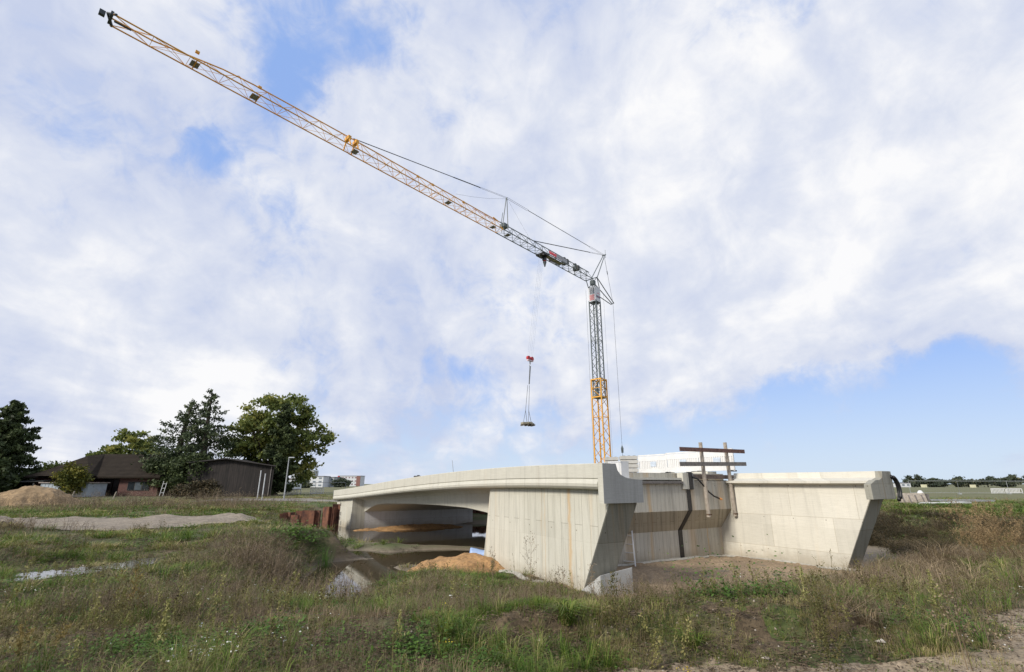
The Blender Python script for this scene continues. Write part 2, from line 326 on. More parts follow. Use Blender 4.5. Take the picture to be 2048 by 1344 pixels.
CP_ = [(0,5.35,-1.7),(-3.4,5.35,-1.7),(3.1,5.2,-1.65),(-5,5.5,-1.75),(4.7,5.2,-1.65),(0,3,-1.65),(-5,2,-1.7),(5,2,-1.6),(0,-3,-1.6),(-12,0,-1.7),(12,0,-1.6),
(-.68,6.0,-1.7),(.8,6.0,-1.7),(2.0,6.05,-1.7),(3.45,6.0,-1.7),
(-1.29,6.6,-1.58),(0.15,6.5,-1.52),(1.63,6.6,-1.48),(2.94,6.8,-1.48),(4.06,6.8,-1.53),(1,7.4,-1.72),(3,7.6,-1.72),(-.6,7.6,-1.85),
(0.2,8.5,-2.1),(2,9,-2.2),(3.5,9,-2.15),(5,10.2,-2.15),(1,11.5,-2.65),(3.2,12,-2.75),(5.5,13,-2.8),(2.2,13.4,-2.88),
(5.25,20.3,-2.95),(9.3,21,-2.95),(3.3,15.8,-2.95),(6.8,15.5,-2.9),(12,19.2,-3.0),(9,17,-2.93),
(-.35,16,-2.85),(-1.92,16.7,-2.88),(-2.74,13.3,-2.6),(-4.4,20,-2.93),(-4.1,16.2,-2.85),(.8,14,-2.85),(-2.2,19.2,-2.95),(-3.3,18,-2.92),
(-7,21.3,-3.4),(-6.1,19,-3.45),(-5.9,17,-3.4),(-7.1,23.8,-3.35),(-4.5,28.2,-3.4),(-3.1,27.6,-3.4),(-1.6,27,-3.3),(-3.0,24.6,-3.3),(-1.4,23.6,-3.4),(-4.6,23.2,-3.35),(-7.4,35,-3.4),(-3.4,34,-3.4),(-10.7,35,-3.4),(-14.5,38.5,-3.4),(-11.5,30.5,-3.35),(0,30,-3.4),(4,33,-3.4),(8,40,-3.3),(-5.1,15.3,-3.2),
(-7.6,26.3,-2.84),(-6,26.6,-2.82),(-3.4,26.0,-2.83),(-1.9,25.6,-2.84),(-5.9,24.8,-2.82),(-5.5,22.2,-2.88),(-9.4,27.3,-2.88),(-8.6,28.3,-2.9),
(-29,29.5,-1.9),(-22.5,30.4,-1.9),(-15.8,29.5,-1.9),(-15.2,33.6,-2.85),(-14,31.8,-2.85),(-12.3,31.3,-3.35),(-11.6,26.3,-2.05),(-12.7,22.2,-1.9),(-17.7,22.6,-1.9),(-22.5,23,-1.9),(-36,28,-1.9),
(-44.4,45,-1.75),(-32,40.2,-1.75),(-21.6,39,-1.72),(-12.2,15.2,-2.2),(-13.4,15.2,-2.2),(-11,15.2,-2.2),(-8.1,9.6,-1.95),(-5.6,6.7,-1.8),(-7.5,13,-2.08),(-10.4,17.6,-2.1),(-8.6,19.2,-1.98),(-8.7,23,-2.1),(-7.9,22.3,-2.15),(-15.4,16,-1.9),(-7.0,16.3,-2.35),(-4,10.3,-2.2),(-3.1,10.4,-2.35),(-3.8,12,-2.75),(-4.6,12.5,-2.72),(-5.5,13.4,-2.85),(-5.0,14.4,-3.15),(-5.5,8.3,-1.9),(-3.2,7,-1.78),(-1.6,9.5,-2.2),(-14,11,-1.95),(-20,15,-1.8),(-9.6,13.6,-2.1),(-8.0,18,-2.3),
(-20.7,50.4,-1.5),(-24.6,50.4,-1.5),(-21.6,59.6,-1.45),(-13.9,31.5,-2.75),(-13.2,34.4,-3.35),(-16.6,35.2,-2.1),(-15.5,37.8,-2.05),(-16,40,-1.9),(-11.8,36.2,-3.4),(-9,38,-3.4),(-12.7,35.0,-3.2),(-18,38.5,-1.85),(-12.3,33,-3.4),(-14.4,43.5,-1.7),(-18,44,-1.62),(-10.2,24,-2.15),(-10.2,26.0,-2.6),(-12,29,-2.4),
(34.9,43.7,-1.5),(69,73,-1.5),(24.5,30.5,-1.7),(29,30,-1.65),(19.2,26.3,-2.9),(21.4,24.5,-2.75),(11.6,13.5,-2.25),(7.5,9.3,-1.9),(6.3,7.2,-1.72),(6.5,9.8,-2.0),(13.8,14.5,-2.1),(11.5,16.3,-2.75),(16,22,-2.95),(17,30,-2.7),(20,34,-1.8),(22,18,-2.3),(30,20,-2.0),(9,11,-2.1),
(2,50,-1.4),(15,50,-1.4),(20,60,-1.5),(-5,50,-2.2),(-8,60,-1.5),(8,58,-1.4),(30,55,-1.5),(-35,60,-1.42),(-50,60,-1.4),(-60,66,-1.4),(-70,50,-1.6),(50,50,-1.5),(40,30,-1.6),(-40,15,-1.8),(-30,8,-1.8),(30,8,-1.7),(-40,90,-1.5),(0,95,-1.5),(50,90,-1.5),(-100,60,-1.5),(100,60,-1.5),(0,-30,-1.7),(-60,-10,-1.7),(60,-10,-1.7)]
_cp = np.array(CP_, float)
def _phi(r): return np.sqrt(r * r + .6)
_d = np.hypot(_cp[:, None, 0] - _cp[None, :, 0], _cp[:, None, 1] - _cp[None, :, 1])
_w = np.linalg.solve(np.block([[_phi(_d) - .12 * np.eye(len(_cp)), np.ones((len(_cp), 1))], [np.ones((1, len(_cp))), np.zeros((1, 1))]]), np.append(_cp[:, 2], 0))
def H(x, y, detail=True):
    x = np.asarray(x, float); y = np.asarray(y, float); sh = x.shape; xf = x.ravel(); yf = y.ravel(); out = np.empty(len(xf))
    for i in range(0, len(xf), 40000):
        a = xf[i:i + 40000]; b = yf[i:i + 40000]
        out[i:i + 40000] = _phi(np.hypot(a[:, None] - _cp[None, :, 0], b[:, None] - _cp[None, :, 1])) @ _w[:-1] + _w[-1]
    eo = (fbm(xf, yf, .6, 3, 23) - .5) * .5
    pk = 1 - sstep(1.6, 3.0, np.hypot((xf + 11.1), (yf - 14.4) * .8)); out = out * (1 - pk) + -2.21 * pk
    out = out + .17 * sstep(6.12 + eo, 6.34 + eo, yf) * (1 - sstep(6.9, 8.6, yf)) * sstep(-.6, .3, xf) * (1 - sstep(3.6, 4.6, xf))
    for mx, my, ma, mr in ((-7.6, 22.2, .38, 1.1), (-8.4, 21.0, .25, 1.0), (-21.5, 20.5, .75, 2.0), (-19.5, 28.9, .2, .9), (-15.4, 28.0, .2, 1.0), (-14.2, 27.6, .2, .8), (-10.6, 26.4, .3, 1.0)): out = out + ma * np.exp(-(((xf - mx) ** 2 + ((yf - my) * 1.3) ** 2) / mr ** 2)) * (.4 + 1.2 * fbm(xf, yf, .7, 3, 91))
    r = np.hypot(xf, yf); k = sstep(85, 130, r); out = out * (1 - k) - 1.5 * k
    out = np.clip(out, -3.55, -1.2)
    if detail:
        amp = 1 - .75 * sstep(2.95, 3.1, -out)
        s, w = toSW(xf, yf); pamp = 1 - .85 * (1 - sstep(1.4, 2.8, np.hypot((xf + 11.1), (yf - 14.4) * .8))); amp = amp * pamp; ins = (s > -1) & (s < 31) & (w > .5) & (w < 12); amp = np.where(ins, .5, amp)
        out = out + amp * ((fbm(xf, yf, 1.6, 3, 1) - .5) * .16 + (fbm(xf, yf, .35, 3, 5) - .5) * .07 * (r < 30) + (fbm(xf, yf, 7, 2, 9) - .5) * .14)
        # broken edge of the earth bank in front
        bk = np.exp(-((yf - 6.35) / .35) ** 2) * (np.abs(xf - 1.3) < 3.2); out = out + bk * (fbm(xf, yf, .22, 3, 21) - .5) * .22
    return out.reshape(sh)
def h1(x, y): return float(H(np.array([x]), np.array([y]))[0])

# ground sheet: polar grid round the viewpoint, fine in front
th = np.concatenate((np.radians(np.arange(-62, 62, .22)), np.radians(np.arange(62, 298.1, 4)))); th = th[:-1] if abs(th[-1] - R(298)) < 1e-3 else th
rr = np.concatenate((np.geomspace(.4, 3, 8)[:-1], np.geomspace(3, 45, 330), np.geomspace(46, 7000, 90)))
TT, RRr = np.meshgrid(th, rr); GX = RRr * np.sin(TT); GY = RRr * np.cos(TT); GZ = H(GX, GY)
nt_, nr_ = len(th), len(rr); idx = np.arange(nt_ * nr_).reshape(nr_, nt_); nxt = np.roll(idx, -1, 1)
Q = np.stack((idx[:-1], nxt[:-1], nxt[1:], idx[1:]), -1).reshape(-1, 4)[:, ::-1]
def groundmat():
    m, nt, p = newmat('weedy_soil'); v = coords(nt, 'Object')
    a = noise(nt, v, .35, 8, .62, .2); b = noise(nt, v, 2.2, 6, .65); c = noise(nt, v, 16, 5, .6)
    c = mixc(nt, .5, c, noise(nt, v, 70, 4, .7)); soil = mixc(nt, c, (.060, .043, .029), (.26, .195, .125)); moss = mixc(nt, c, (.030, .045, .012), (.12, .15, .040))
    f = ramp(nt, node(nt, 'ShaderNodeMath', {0: a, 1: node(nt, 'ShaderNodeMath', {0: b, 1: .35}, operation='MULTIPLY').outputs[0]}, operation='ADD').outputs[0], [(.56, (0, 0, 0)), (.72, (1, 1, 1))])
    near = mixc(nt, f, soil, moss)
    # far fields: meadow green
    tc = node(nt, 'ShaderNodeTexCoord'); ln = node(nt, 'ShaderNodeVectorMath', {0: tc.outputs['Object']}, operation='LENGTH').outputs['Value']
    g = node(nt, 'ShaderNodeMapRange', {0: ln, 1: 45, 2: 75}).outputs[0]
    far = mixc(nt, noise(nt, coords(nt, 'Object', scale=(.25, 1, 1)), .12, 7, .65), (.055, .085, .022), (.20, .17, .085))
    col = mixc(nt, g, near, far)
    # wet dark mud at the water's edge (a band of height)
    sp = node(nt, 'ShaderNodeSeparateXYZ', {0: tc.outputs['Object']})
    wet = node(nt, 'ShaderNodeMapRange', {0: sp.outputs[2], 1: -2.78, 2: -2.98}).outputs[0]
    mud = mixc(nt, b, (.11, .09, .065), (.27, .225, .165)); col = mixc(nt, wet, col, mud)
    nt.links.new(col, p.inputs['Base Color']); p.inputs['Roughness'].default_value = .92; bump(nt, p, c, .8, .03)
    return m
g = npmesh('ground', np.stack((GX, GY, GZ), -1).reshape(-1, 3), Q=Q, mat=groundmat()); tag(g, 'uneven weedy ground falling from the foreground to the pond', kind='structure'); g.data.shade_smooth()

def watermat(name, deep, b=.04, ior=2.1):
    m, nt, p = newmat(name); v = coords(nt)
    p.inputs['Base Color'].default_value = deep + (1,); p.inputs['Roughness'].default_value = .03; p.inputs['IOR'].default_value = ior
    bump(nt, p, noise(nt, v, 3.5, 3), b, .02); return m
WATER_Z = -3.0
def ellipse_sheet(name, cx, cy, z, rx, ry, mat, n=48):
    mb = MB(); vs = [(cx + rx * math.cos(t), cy + ry * math.sin(t), z) for t in [2 * math.pi * i / n for i in range(n)]]
    mb.add(vs, [tuple(range(n))]); return mb.build(name, mat)
mb = MB(); wp = [(-9.5, 13.4), (-4.0, 13.4), (-2.6, 19), (-.6, 21.2), (4, 26), (14, 38), (14, 47), (-22, 47), (-22, 36), (-9.5, 24)]
mb.add([(x, y, WATER_Z) for x, y in wp], [tuple(range(len(wp)))])
tag(mb.build('water', watermat('pond_water', (.045, .034, .018))), 'still brown pond water under and beside the bridge', kind='structure')

def sheet(name, mat, x0, x1, y0, y1, step, inside, dz, label, zfun=None, flat=None):
    xs = np.arange(x0, x1, step); ys = np.arange(y0, y1, step); X, Y = np.meshgrid(xs, ys)
    I = inside(X, Y); Z = (H(X, Y) + dz) if flat is None else np.full(X.shape, flat)
    if zfun is not None: Z = zfun(X, Y, Z)
    id_ = np.arange(X.size).reshape(X.shape); keep = (I[:-1, :-1] & I[1:, :-1] & I[:-1, 1:] & I[1:, 1:])
    q = np.stack((id_[:-1, :-1], id_[:-1, 1:], id_[1:, 1:], id_[1:, :-1]), -1)[keep]
    u, inv = np.unique(q, return_inverse=True); P = np.stack((X.ravel(), Y.ravel(), Z.ravel()), -1)[u]
    o = npmesh(name, P, Q=inv.reshape(-1, 4), mat=mat); o.data.shade_smooth()
    return tag(o, label, kind='structure')
def pudd(X, Y):
    a = np.hypot((X + 11.6) / .75, (Y - 13.5) / 1.3); b = np.hypot((X + 10.7) / .85, (Y - 15.0) / 1.9); c = np.hypot((X + 11.1) / 1.0, (Y - 13.9) / .9)
    return np.minimum(np.minimum(a, b), c) + (fbm(X, Y, .38, 4, 31) - .5) * 1.5 < .70
sheet('puddle', watermat('puddle_water', (.12, .115, .105), ior=3.0), -16, -9, 10.5, 18, .06, pudd, 0, 'shallow puddle reflecting the sky on the left', flat=None, zfun=lambda X, Y, Z: np.full(X.shape, -2.16))
def polyin(X, Y, P):
    c = np.zeros(X.shape, bool); n = len(P)
    for i in range(n):
        (x1, y1), (x2, y2) = P[i], P[(i + 1) % n]
        c ^= ((y1 > Y) != (y2 > Y)) & (X < (x2 - x1) * (Y - y1) / (y2 - y1 + 1e-9) + x1)
    return c
def gravelmat(name, c1, c2, sc=9):
    m, nt, p = newmat(name); v = coords(nt); n = noise(nt, v, sc, 6, .7); b = noise(nt, v, .8, 5, .6); vo = node(nt, 'ShaderNodeTexVoronoi', {'Vector': v, 'Scale': sc * 2.2})
    c = mixc(nt, n, c1, c2); c = mixc(nt, 1.0, c, ramp(nt, b, [(.3, (.72, .72, .72)), (.65, (1.1, 1.1, 1.1))]), 'MULTIPLY')
    c = mixc(nt, .45, c, mixc(nt, 1.0, c, node(nt, 'ShaderNodeRGBToBW', {0: vo.outputs['Color']}).outputs[0], 'MULTIPLY'))
    nt.links.new(c, p.inputs['Base Color']); p.inputs['Roughness'].default_value = .95; bump(nt, p, n, .7, .03); return m
GRAV = gravelmat('gravel', (.17, .14, .105), (.44, .375, .29), 5)
trackP = [(-46, 26.5), (-30, 29.6), (-22, 30.2), (-13.8, 29.2), (-12.2, 27.6), (-12.9, 25.0), (-15.6, 21.6), (-22, 19.0), (-46, 15.5)]
def intrack(X, Y, m=0.9): return polyin(X + (fbm(X, Y, 1.5, 4, 41) - .5) * 2.6, Y + (fbm(X, Y, 1.2, 4, 43) - .5) * 2.4, trackP)
sheet('gravel_track', GRAV, -48, -9, 18, 34, .16, intrack, .03, 'pale gravel site track crossing the left middle ground', zfun=lambda X, Y, Z: Z + .12 * (fbm(X, Y, 1.0, 4, 45) - .4) * (X > -19))
pathP = [(-.8, 3.5), (.1, 4.9), (1.0, 5.5), (2.2, 5.65), (3.4, 5.6), (5.0, 5.9), (6.0, 7.0), (9, 9.2), (12, 9.0), (12, 3.5)]
def inpath(X, Y): return polyin(X + (fbm(X, Y, .5, 4, 51) - .5) * .9, Y + (fbm(X, Y, .45, 4, 53) - .5) * .8, pathP)
sheet('dirt_path', gravelmat('sandy_dirt', (.27, .205, .13), (.54, .435, .305), 14), -1.5, 10, 3.6, 10, .05, inpath, .012, 'sandy trodden dirt path at the bottom right')
soilP = [(2.6, 14.4), (3.4, 13.8), (6.5, 12.9), (10.5, 15.5), (12.0, 18.6), (8.3, 24.7), (-.6, 18.8)]
def insoil(X, Y):
    s, w = toSW(X, Y); return (polyin(X + (fbm(X, Y, .8, 4, 61) - .5) * 1.2, Y + (fbm(X, Y, .7, 4, 63) - .5) * 1.2, soilP) & (s > -.9)) | ((s > .2) & (s < 5) & (w > .7) & (w < 12))
sheet('soil', gravelmat('bare_brown_soil', (.22, .155, .095), (.50, .375, .24), 9), -1, 14, 12, 27, .10, insoil, .02, 'bare brown soil between the two wing walls', zfun=lambda X, Y, Z: Z + (fbm(X, Y, .5, 4, 67) - .5) * .10 + .04 * (vnoise(X, Y, .22, 68) > .72))
sheet('earth_bank', gravelmat('dark_bank_soil', (.050, .036, .020), (.21, .155, .09), 13), -.8, 4.8, 5.7, 6.95, .035, lambda X, Y: (np.abs(Y - 6.3 - (fbm(X, Y, .7, 3, 201) - .5) * .5) < .36) & (X > -.6) & (X < 4.5) & (fbm(X, Y, .45, 3, 203) < .64), .008, 'dark crumbling earth face of the low bank in front')
farroad = [(-30, 47.5), (-19, 47.5), (-12, 45.5), (-12.5, 49.5), (-22, 54), (-30, 54)]
sheet('road', gravelmat('pale_road_gravel', (.24, .22, .19), (.38, .35, .31), 5), -32, -10, 44, 56, .25, lambda X, Y: polyin(X, Y + (fbm(X, Y, 2, 3, 66) - .5) * 1.5, farroad), .03, 'pale gravel road behind the pond bank')
sheet('asphalt_road', gravelmat('grey_asphalt', (.13, .13, .135), (.19, .19, .195), 5), -75, -44, 48, 56, .5, lambda X, Y: (Y > 50.5) & (Y < 53.5), .04, 'grey road beyond the sand heap at the far left')

def heap(name, mat, cx, cy, rx, ry, hh, rz, label, base=None, step=.08, seed=1, group=None, rough=.25, bumpy=0.03):
    n = 90; us = np.linspace(-1.25, 1.25, n); U_, V_ = np.meshgrid(us, us); c, s = math.cos(rz), math.sin(rz)
    X = cx + U_ * rx * c - V_ * ry * s; Y = cy + U_ * rx * s + V_ * ry * c
    r = np.hypot(U_, V_) + (fbm(X, Y, max(rx, ry) * .5, 4, seed) - .5) * rough * 2
    Z0 = H(X, Y) if base is None else np.full(X.shape, base)
    prof = np.clip(1 - r, -1, 1); Z = Z0 + np.where(prof > 0, hh * (1 - (1 - prof) ** 1.7), prof * .8) + (fbm(X, Y, .45, 4, seed + 3) - .5) * bumpy * 4 * (prof > -.1)
    id_ = np.arange(n * n).reshape(n, n); q = np.stack((id_[:-1, :-1], id_[:-1, 1:], id_[1:, 1:], id_[1:, :-1]), -1).reshape(-1, 4)
    k = (prof[:-1, :-1].ravel() > -.22); o = npmesh(name, np.stack((X - cx, Y - cy, Z), -1).reshape(-1, 3), Q=q[k], mat=mat); o.location = (cx, cy, 0); o.data.shade_smooth()
    return tag(o, label, 'sand heap', group)
SANDO = gravelmat('orange_sand', (.40, .215, .085), (.62, .38, .175), 6); SANDT = gravelmat('tan_sand', (.30, .20, .105), (.42, .30, .17), 3)
heap('sand_heap', SANDO, -1.25, 20.1, 2.7, 1.9, .52, R(28), 'orange sand heap against the foot of the near bridge wall', seed=71, bumpy=.06, rough=.32)
bxy = fromSW(24.7, 4.0); heap('sand_heap', SANDO, bxy[0], bxy[1], 3.6, 1.2, .24, R(26), 'low orange sand bank lying under the bridge by the far wall', base=-3.0, seed=74, bumpy=.05, rough=.4)
heap('sand_heap', SANDT, -42.5, 45.5, 4.2, 2.8, 1.45, R(5), 'tall tan sand heap beside the road at the far left', seed=77, bumpy=.11, rough=.3)

# ---------------------------------------------------------------- the bridge (local frame: -x along the bridge, y across, z up)
BR = empty('concrete_bridge', (OX, OY, 0), R(-58), 'unfinished grey concrete bridge with bare wing walls over the pond', 'bridge')
_cs = np.array([-3, 0, 2.2, 5.2, 8.4, 12.7, 16.2, 19.65, 25.1, 31.2]); _cz = np.array([.47, .54, .57, .585, .545, .40, .23, .05, -.2, -.49])
_cc = np.polyfit(_cs, _cz, 4)
def zc(s): return float(np.polyval(_cc, s))
def fromprofile(secf, s0, s1, n):
    return [[(-s, y, z) for y, z in secf(s)] for s in np.linspace(s0, s1, n)]
SE = 31.1
def cap_near(s):
    z = zc(s)
    rnd = [(0.03, -.42), (0.0, -.47), (-.035, -.55), (-.02, -.63), (.04, -.69), (.14, -.72)]
    return [(.62, z - .72), (.62, z - .49)] + [(1.15, z - .49), (1.0, z - .44), (.78, z - .33), (.62, z - .14), (.52, z - .02), (.50, z), (.015, z), (0, z - .015), (0, z - .40), (.03, z - .405)] + [(y, z + q) for y, q in rnd]
MB().sweep(fromprofile(cap_near, .22, SE, 60)).build('edge_beam', CD, BR, smooth=False)
mb = MB()   # the slab-like end block of the near edge beam
prof = [(0, 0), (.50, -.005), (.515, -.06), (.55, -.18), (.66, -.30), (.85, -.375), (1.1, -.415), (1.5, -.44), (1.5, -1.06), (0, -1.06)]
mb.sweep([[(-s, y, zc(s) + z) for y, z in prof] for s in (0.012, .22)]); eb = mb.build('end_block', CD, BR)
MB().sweep([[(-s, y, zc(0) + z) for y, z in prof] for s in (0.0, .012)]).build('end_face', CE, BR)  # thin face plate in a darker grey than the block behind
# near wing wall (outer face at y=.3): side outline in (s,z)
def prism(outline, y0, y1):
    return MB().sweep([[(-s, y0, z) for s, z in outline], [(-s, y1, z) for s, z in outline]])
wo = [(.15, -.50), (1.15, -2.41), (1.45, -3.2), (1.45, -3.9), (4.6, -3.9), (4.6, -.15)]
wo = [(.15, -.52), (1.15, -2.41), (1.5, -3.1), (1.5, -3.9), (4.55, -3.9), (4.55, -.12), (.5, -.15), (.15, -.17)]
prism(wo, .30, 1.36).build('wing_wall', CB, BR)
# cap slab under the raised kerb on the wing
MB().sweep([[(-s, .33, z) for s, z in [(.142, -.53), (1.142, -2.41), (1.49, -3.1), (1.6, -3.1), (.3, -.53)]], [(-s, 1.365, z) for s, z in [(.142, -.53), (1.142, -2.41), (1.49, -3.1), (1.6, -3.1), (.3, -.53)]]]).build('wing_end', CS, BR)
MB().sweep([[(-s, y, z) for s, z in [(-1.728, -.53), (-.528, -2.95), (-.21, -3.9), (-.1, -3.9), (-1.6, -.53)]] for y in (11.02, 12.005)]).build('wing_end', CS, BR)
MB().sweep([[(-s, y, zc(s) + z) for y, z in [(.30, -.72), (1.5, -.72), (1.5, -.44), (.62, -.44), (.62, -.60), (.30, -.60)]] for s in np.linspace(.22, 4.6, 10)]).build('kerb_slab', CD, BR)
prism([(4.55, -3.9), (7.45, -3.9), (6.78, -.13), (4.55, -.12)], .30, .95).build('abutment_wall', CB, BR)
# footing at the foot of the wing wall
mb = MB(); mb.sweep([[(-.45, .12, -3.8), (-.45, .12, -2.35), (-1.5, .20, -2.95), (-1.7, .12, -3.8)], [(-.45, 1.28, -3.8), (-.40, 1.28, -2.23), (-1.5, 1.28, -2.6), (-1.7, 1.28, -3.8)]])
mb.build('footing', simple('footing_concrete', (.46, .46, .44), .9, 0, .12, 3, bmp=.2), BR, bevel=.015)
# back wall with its corbel, from wing to wing
bw = [(3.87, -1.05), (3.87, .12), (4.02, .14), (4.02, .16), (4.17, .16), (4.17, .44), (5.2, .44), (5.2, -3.9), (4.5, -3.9), (4.5, -1.86)]
MB().sweep([[(-s, y, z) for s, z in [(3.866, -1.055), (4.494, -1.862), (4.52, -1.85), (3.89, -1.04)]] for y in (1.37, 11.0)]).build('corbel_underside', concrete('stained_shaded_corbel_concrete', (.44, .395, .31), 'boards', bw=.26, bl=4, rust=.5, streak=.9), BR)  # brown stain streaks, with the underside's shade put into a darker base colour
Bk = MB().sweep([[(-s, y, z) for s, z in bw] for y in (1.36, 11.1)]).build('back_wall', CG, BR)
MB().box((-(3.82 + 4.17) / 2 + 0, 4.9, .205), (.34, 6.0, .09)).build('ledge', CD, BR)
MB().box((-3.79, 5.0, .06), (.12, 5.6, .09)).build('ledge_board', WOODD, BR)
# black sealing strip with its collar
st = MB()
for (sA, zA, sB, zB) in ((3.855, .30, 3.855, -1.05), (3.855, -1.05, 4.485, -1.86), (4.485, -1.86, 4.485, -3.05)): st.beam((-sA, 8.22, zA), (-sB, 8.22, zB), .24, .02, up=(1, 0, 0))
st.box((-3.80, 8.30, .13), (.05, .30, .72))
st.build('sealing_strip', simple('bitumen_strip', (.008, .008, .010), .5, 0, .3, 8, col2=(.022, .020, .020)), BR)
MB().box((-3.92, 8.02, .12), (.30, .36, .66)).build('collar', CD, BR, bevel=.01)
MB().box((-3.835, 8.12, .12), (.13, .03, .70)).box((-3.80, 8.49, .12), (.08, .03, .66)).build('steel_edge', STEEL, BR)
# far (right) wing wall and cap
wr = [(-1.72, -.50), (-.52, -2.95), (-.2, -3.9), (5.2, -3.9), (5.2, -.05), (-1.72, -.05)]
prism(wr, 11.0, 12.0).build('wing_wall', CP, BR)
capR = [(10.32, -.96), (12.05, -.96), (12.05, -.005), (12.0, 0), (11.36, 0), (11.30, -.22), (11.05, -.30), (10.75, -.31), (10.32, -.46)]
CAPR = lambda s, sc=1: [(y, (.44 if s < 0 else zc(s)) * 1 + z) for y, z in capR]
capR2 = [(11.0, -.50), (12.05, -.50), (12.05, -.005), (12.0, 0), (11.36, 0), (11.32, -.22), (10.95, -.31), (10.72, -.335), (10.72, -.42), (11.0, -.48)]
MB().sweep([[(-s, y, .445 + .02 * max(0, s) / 4 + z) for y, z in capR2] for s in np.linspace(-1.9, 3.8, 8)]).build('edge_beam', CP, BR)
MB().sweep([[(-s, y, .445 + z) for y, z in capR] for s in (-2.12, -1.9)]).build('end_block', CS, BR, bevel=.012)
MB().sweep([[(-s, y, zc(s) + z) for y, z in [(11.0, -.72), (12.05, -.72), (12.05, 0), (11.4, 0), (11.36, -.4), (11.0, -.4)]] for s in np.linspace(5.2, SE, 40)]).build('edge_beam', CD, BR)
# superstructure with its arched soffit
_as = np.array([6.2, 7.5, 8.5, 10.5, 13.5, 16.8, 20, 22.3, 23.8, 25.0, 26, 26.9]); _az = np.array([-1.50, -1.34, -1.17, -1.04, -1.03, -1.07, -1.15, -1.22, -1.33, -1.52, -1.80, -1.98])
def az(s): return float(np.interp(s, _as, _az))
def az_s(s): return (az(s - .4) + 2 * az(s) + az(s + .4)) / 4
def deck(s):
    z = zc(s); b = az_s(s)
    L_ = [(.30, z - .72), (.80, z - .75), (1.02, z - .80), (1.14, z - .92), (1.2, min(z - 1.05, b + .02)), (1.22, b)]
    return L_ + [(12.3 - y, q) for y, q in L_[::-1]] + [(12.0, z - .5), (.3, z - .5)]
MB().sweep(fromprofile(deck, 6.4, 26.9, 60)).build('superstructure', CD, BR)
MB().sweep([[(-s, y, zc(s) + z) for y, z in [(.62, -.6), (11.4, -.6), (11.4, -.42), (.62, -.42)]] for s in np.linspace(5.2, SE, 30)]).build('deck', CD, BR)
# near abutment block behind the outer skin
MB().sweep([[(-s, y, z) for s, z in [(5.2, -3.9), (7.25, -3.9), (6.75, -1.2), (6.75, -.3), (5.2, -.3)]] for y in (.95, 12.0)]).build('abutment_wall', CF, BR)
# far abutment
MB().sweep([[(-s, y, z) for s, z in [(26.5, -3.9), (31.0, -3.9), (31.0, -.95), (31.0, -1.15), (26.5, -.93)]] for y in (.30, 1.24)]).build('abutment_wall', CB, BR)
MB().sweep([[(-s, y, z) for s, z in [(26.5, -3.9), (30, -3.9), (30, -1.2), (26.5, -1.0)]] for y in (1.24, 9.9)]).build('front_wall', CF, BR)
mb = MB()
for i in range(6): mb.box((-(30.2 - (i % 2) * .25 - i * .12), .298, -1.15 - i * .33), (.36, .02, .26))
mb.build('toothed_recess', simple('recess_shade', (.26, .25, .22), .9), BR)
MB().sweep([[(-s, y, zc(31) + z) for y, z in [(0, -.72), (1.5, -.95), (1.5, -.44), (.5, 0), (0, 0)]] for s in (SE, SE + .15)]).build('end_block', CE, BR)

# ---------------------------------------------------------------- things on and around the bridge
def B(s, w, z): return Vector(fromSW(s, w, z))
def bempty(name, s, w, z, label, cat, group=None, rz=0): return empty(name, B(s, w, z), R(-58) + rz, label, cat, group)
# two upright posts and two rails bolted to the back wall
def post(name, s, w0, z0, w1, z1, label, r=.085):
    e = bempty(name, s, w0, z0, label, 'post', 'timber posts on the back wall')
    MB().tube([(0, 0, 0), (.03, (w1 - w0), z1 - z0)], [r, r * .92], 10).build('shaft', WOOD, e)
    for zz_ in (-z0 + .17, .1): MB().box((.02, .02, zz_), (.13, .21, .05)).build('bracket', simple('rusty_bracket', (.12, .07, .04), .8), e)
post('timber_post', 3.66, 9.10, -1.33, 9.03, 1.74, 'left timber post standing up over the back wall')
post('timber_post', 3.66, 10.90, -1.35, 10.75, 1.81, 'right timber post standing up where back wall meets the wing wall')
for w0, z0, w1, z1, m, lb in ((7.52, 1.40, 11.97, 1.44, WOODR, 'upper red brown board nailed across the two timber posts'), (7.44, .79, 11.97, .88, WOODD, 'lower grey board nailed across the two timber posts')):
    mb = MB(); p0 = B(3.52, w0, z0); mb.beam((0, 0, 0), (0, w1 - w0, z1 - z0), .04, .17)
    o = mb.build('guard_board', m); o.location = p0; o.rotation_euler = (0, 0, R(-58)); tag(o, lb, 'board', 'boards across the timber posts')
e = bempty('timber_plank', 3.9, 8.55, .30, 'long brown timber plank lying along the top of the back wall', 'plank')
MB().box((0, 1.65, 0), (.2, 3.3, .17)).build('plank', simple('brown_timber', (.19, .145, .12), .85, 0, .25, 8), e)
# hoses
e = bempty('hose', 3.75, 8.45, .12, 'black hose with orange end hanging from the back wall', 'hose', 'black hoses')
MB().tube([(0, 0, .16), (.05, .25, .08), (.08, .5, -.15), (.12, .75, -.42), (.16, 1.05, -.62), (.2, 1.35, -.72)], .035, 10).build('pipe', BLK, e, smooth=True)
MB().tube([(.2, 1.35, -.72), (.215, 1.48, -.755)], [.045, .04], 10).build('end_cap', simple('orange_cap', (.75, .33, .10), .6), e)
e = bempty('hose', -2.1, 11.9, .1, 'thick black hose bent in an arc from the right end block', 'hose', 'black hoses')
pts = [(.04 + 0.0, .02 + .42 * math.sin(t) * 1.0, .16 + .0 - .62 * (1 - math.cos(t)) * .75) for t in [i * math.pi / 14 for i in range(12)]]
MB().tube(pts, .06, 10).tube([(p[0] + .07, p[1] - .06, p[2]) for p in pts[1:-1]], .05, 10).build('pipe', BLK, e, smooth=True)
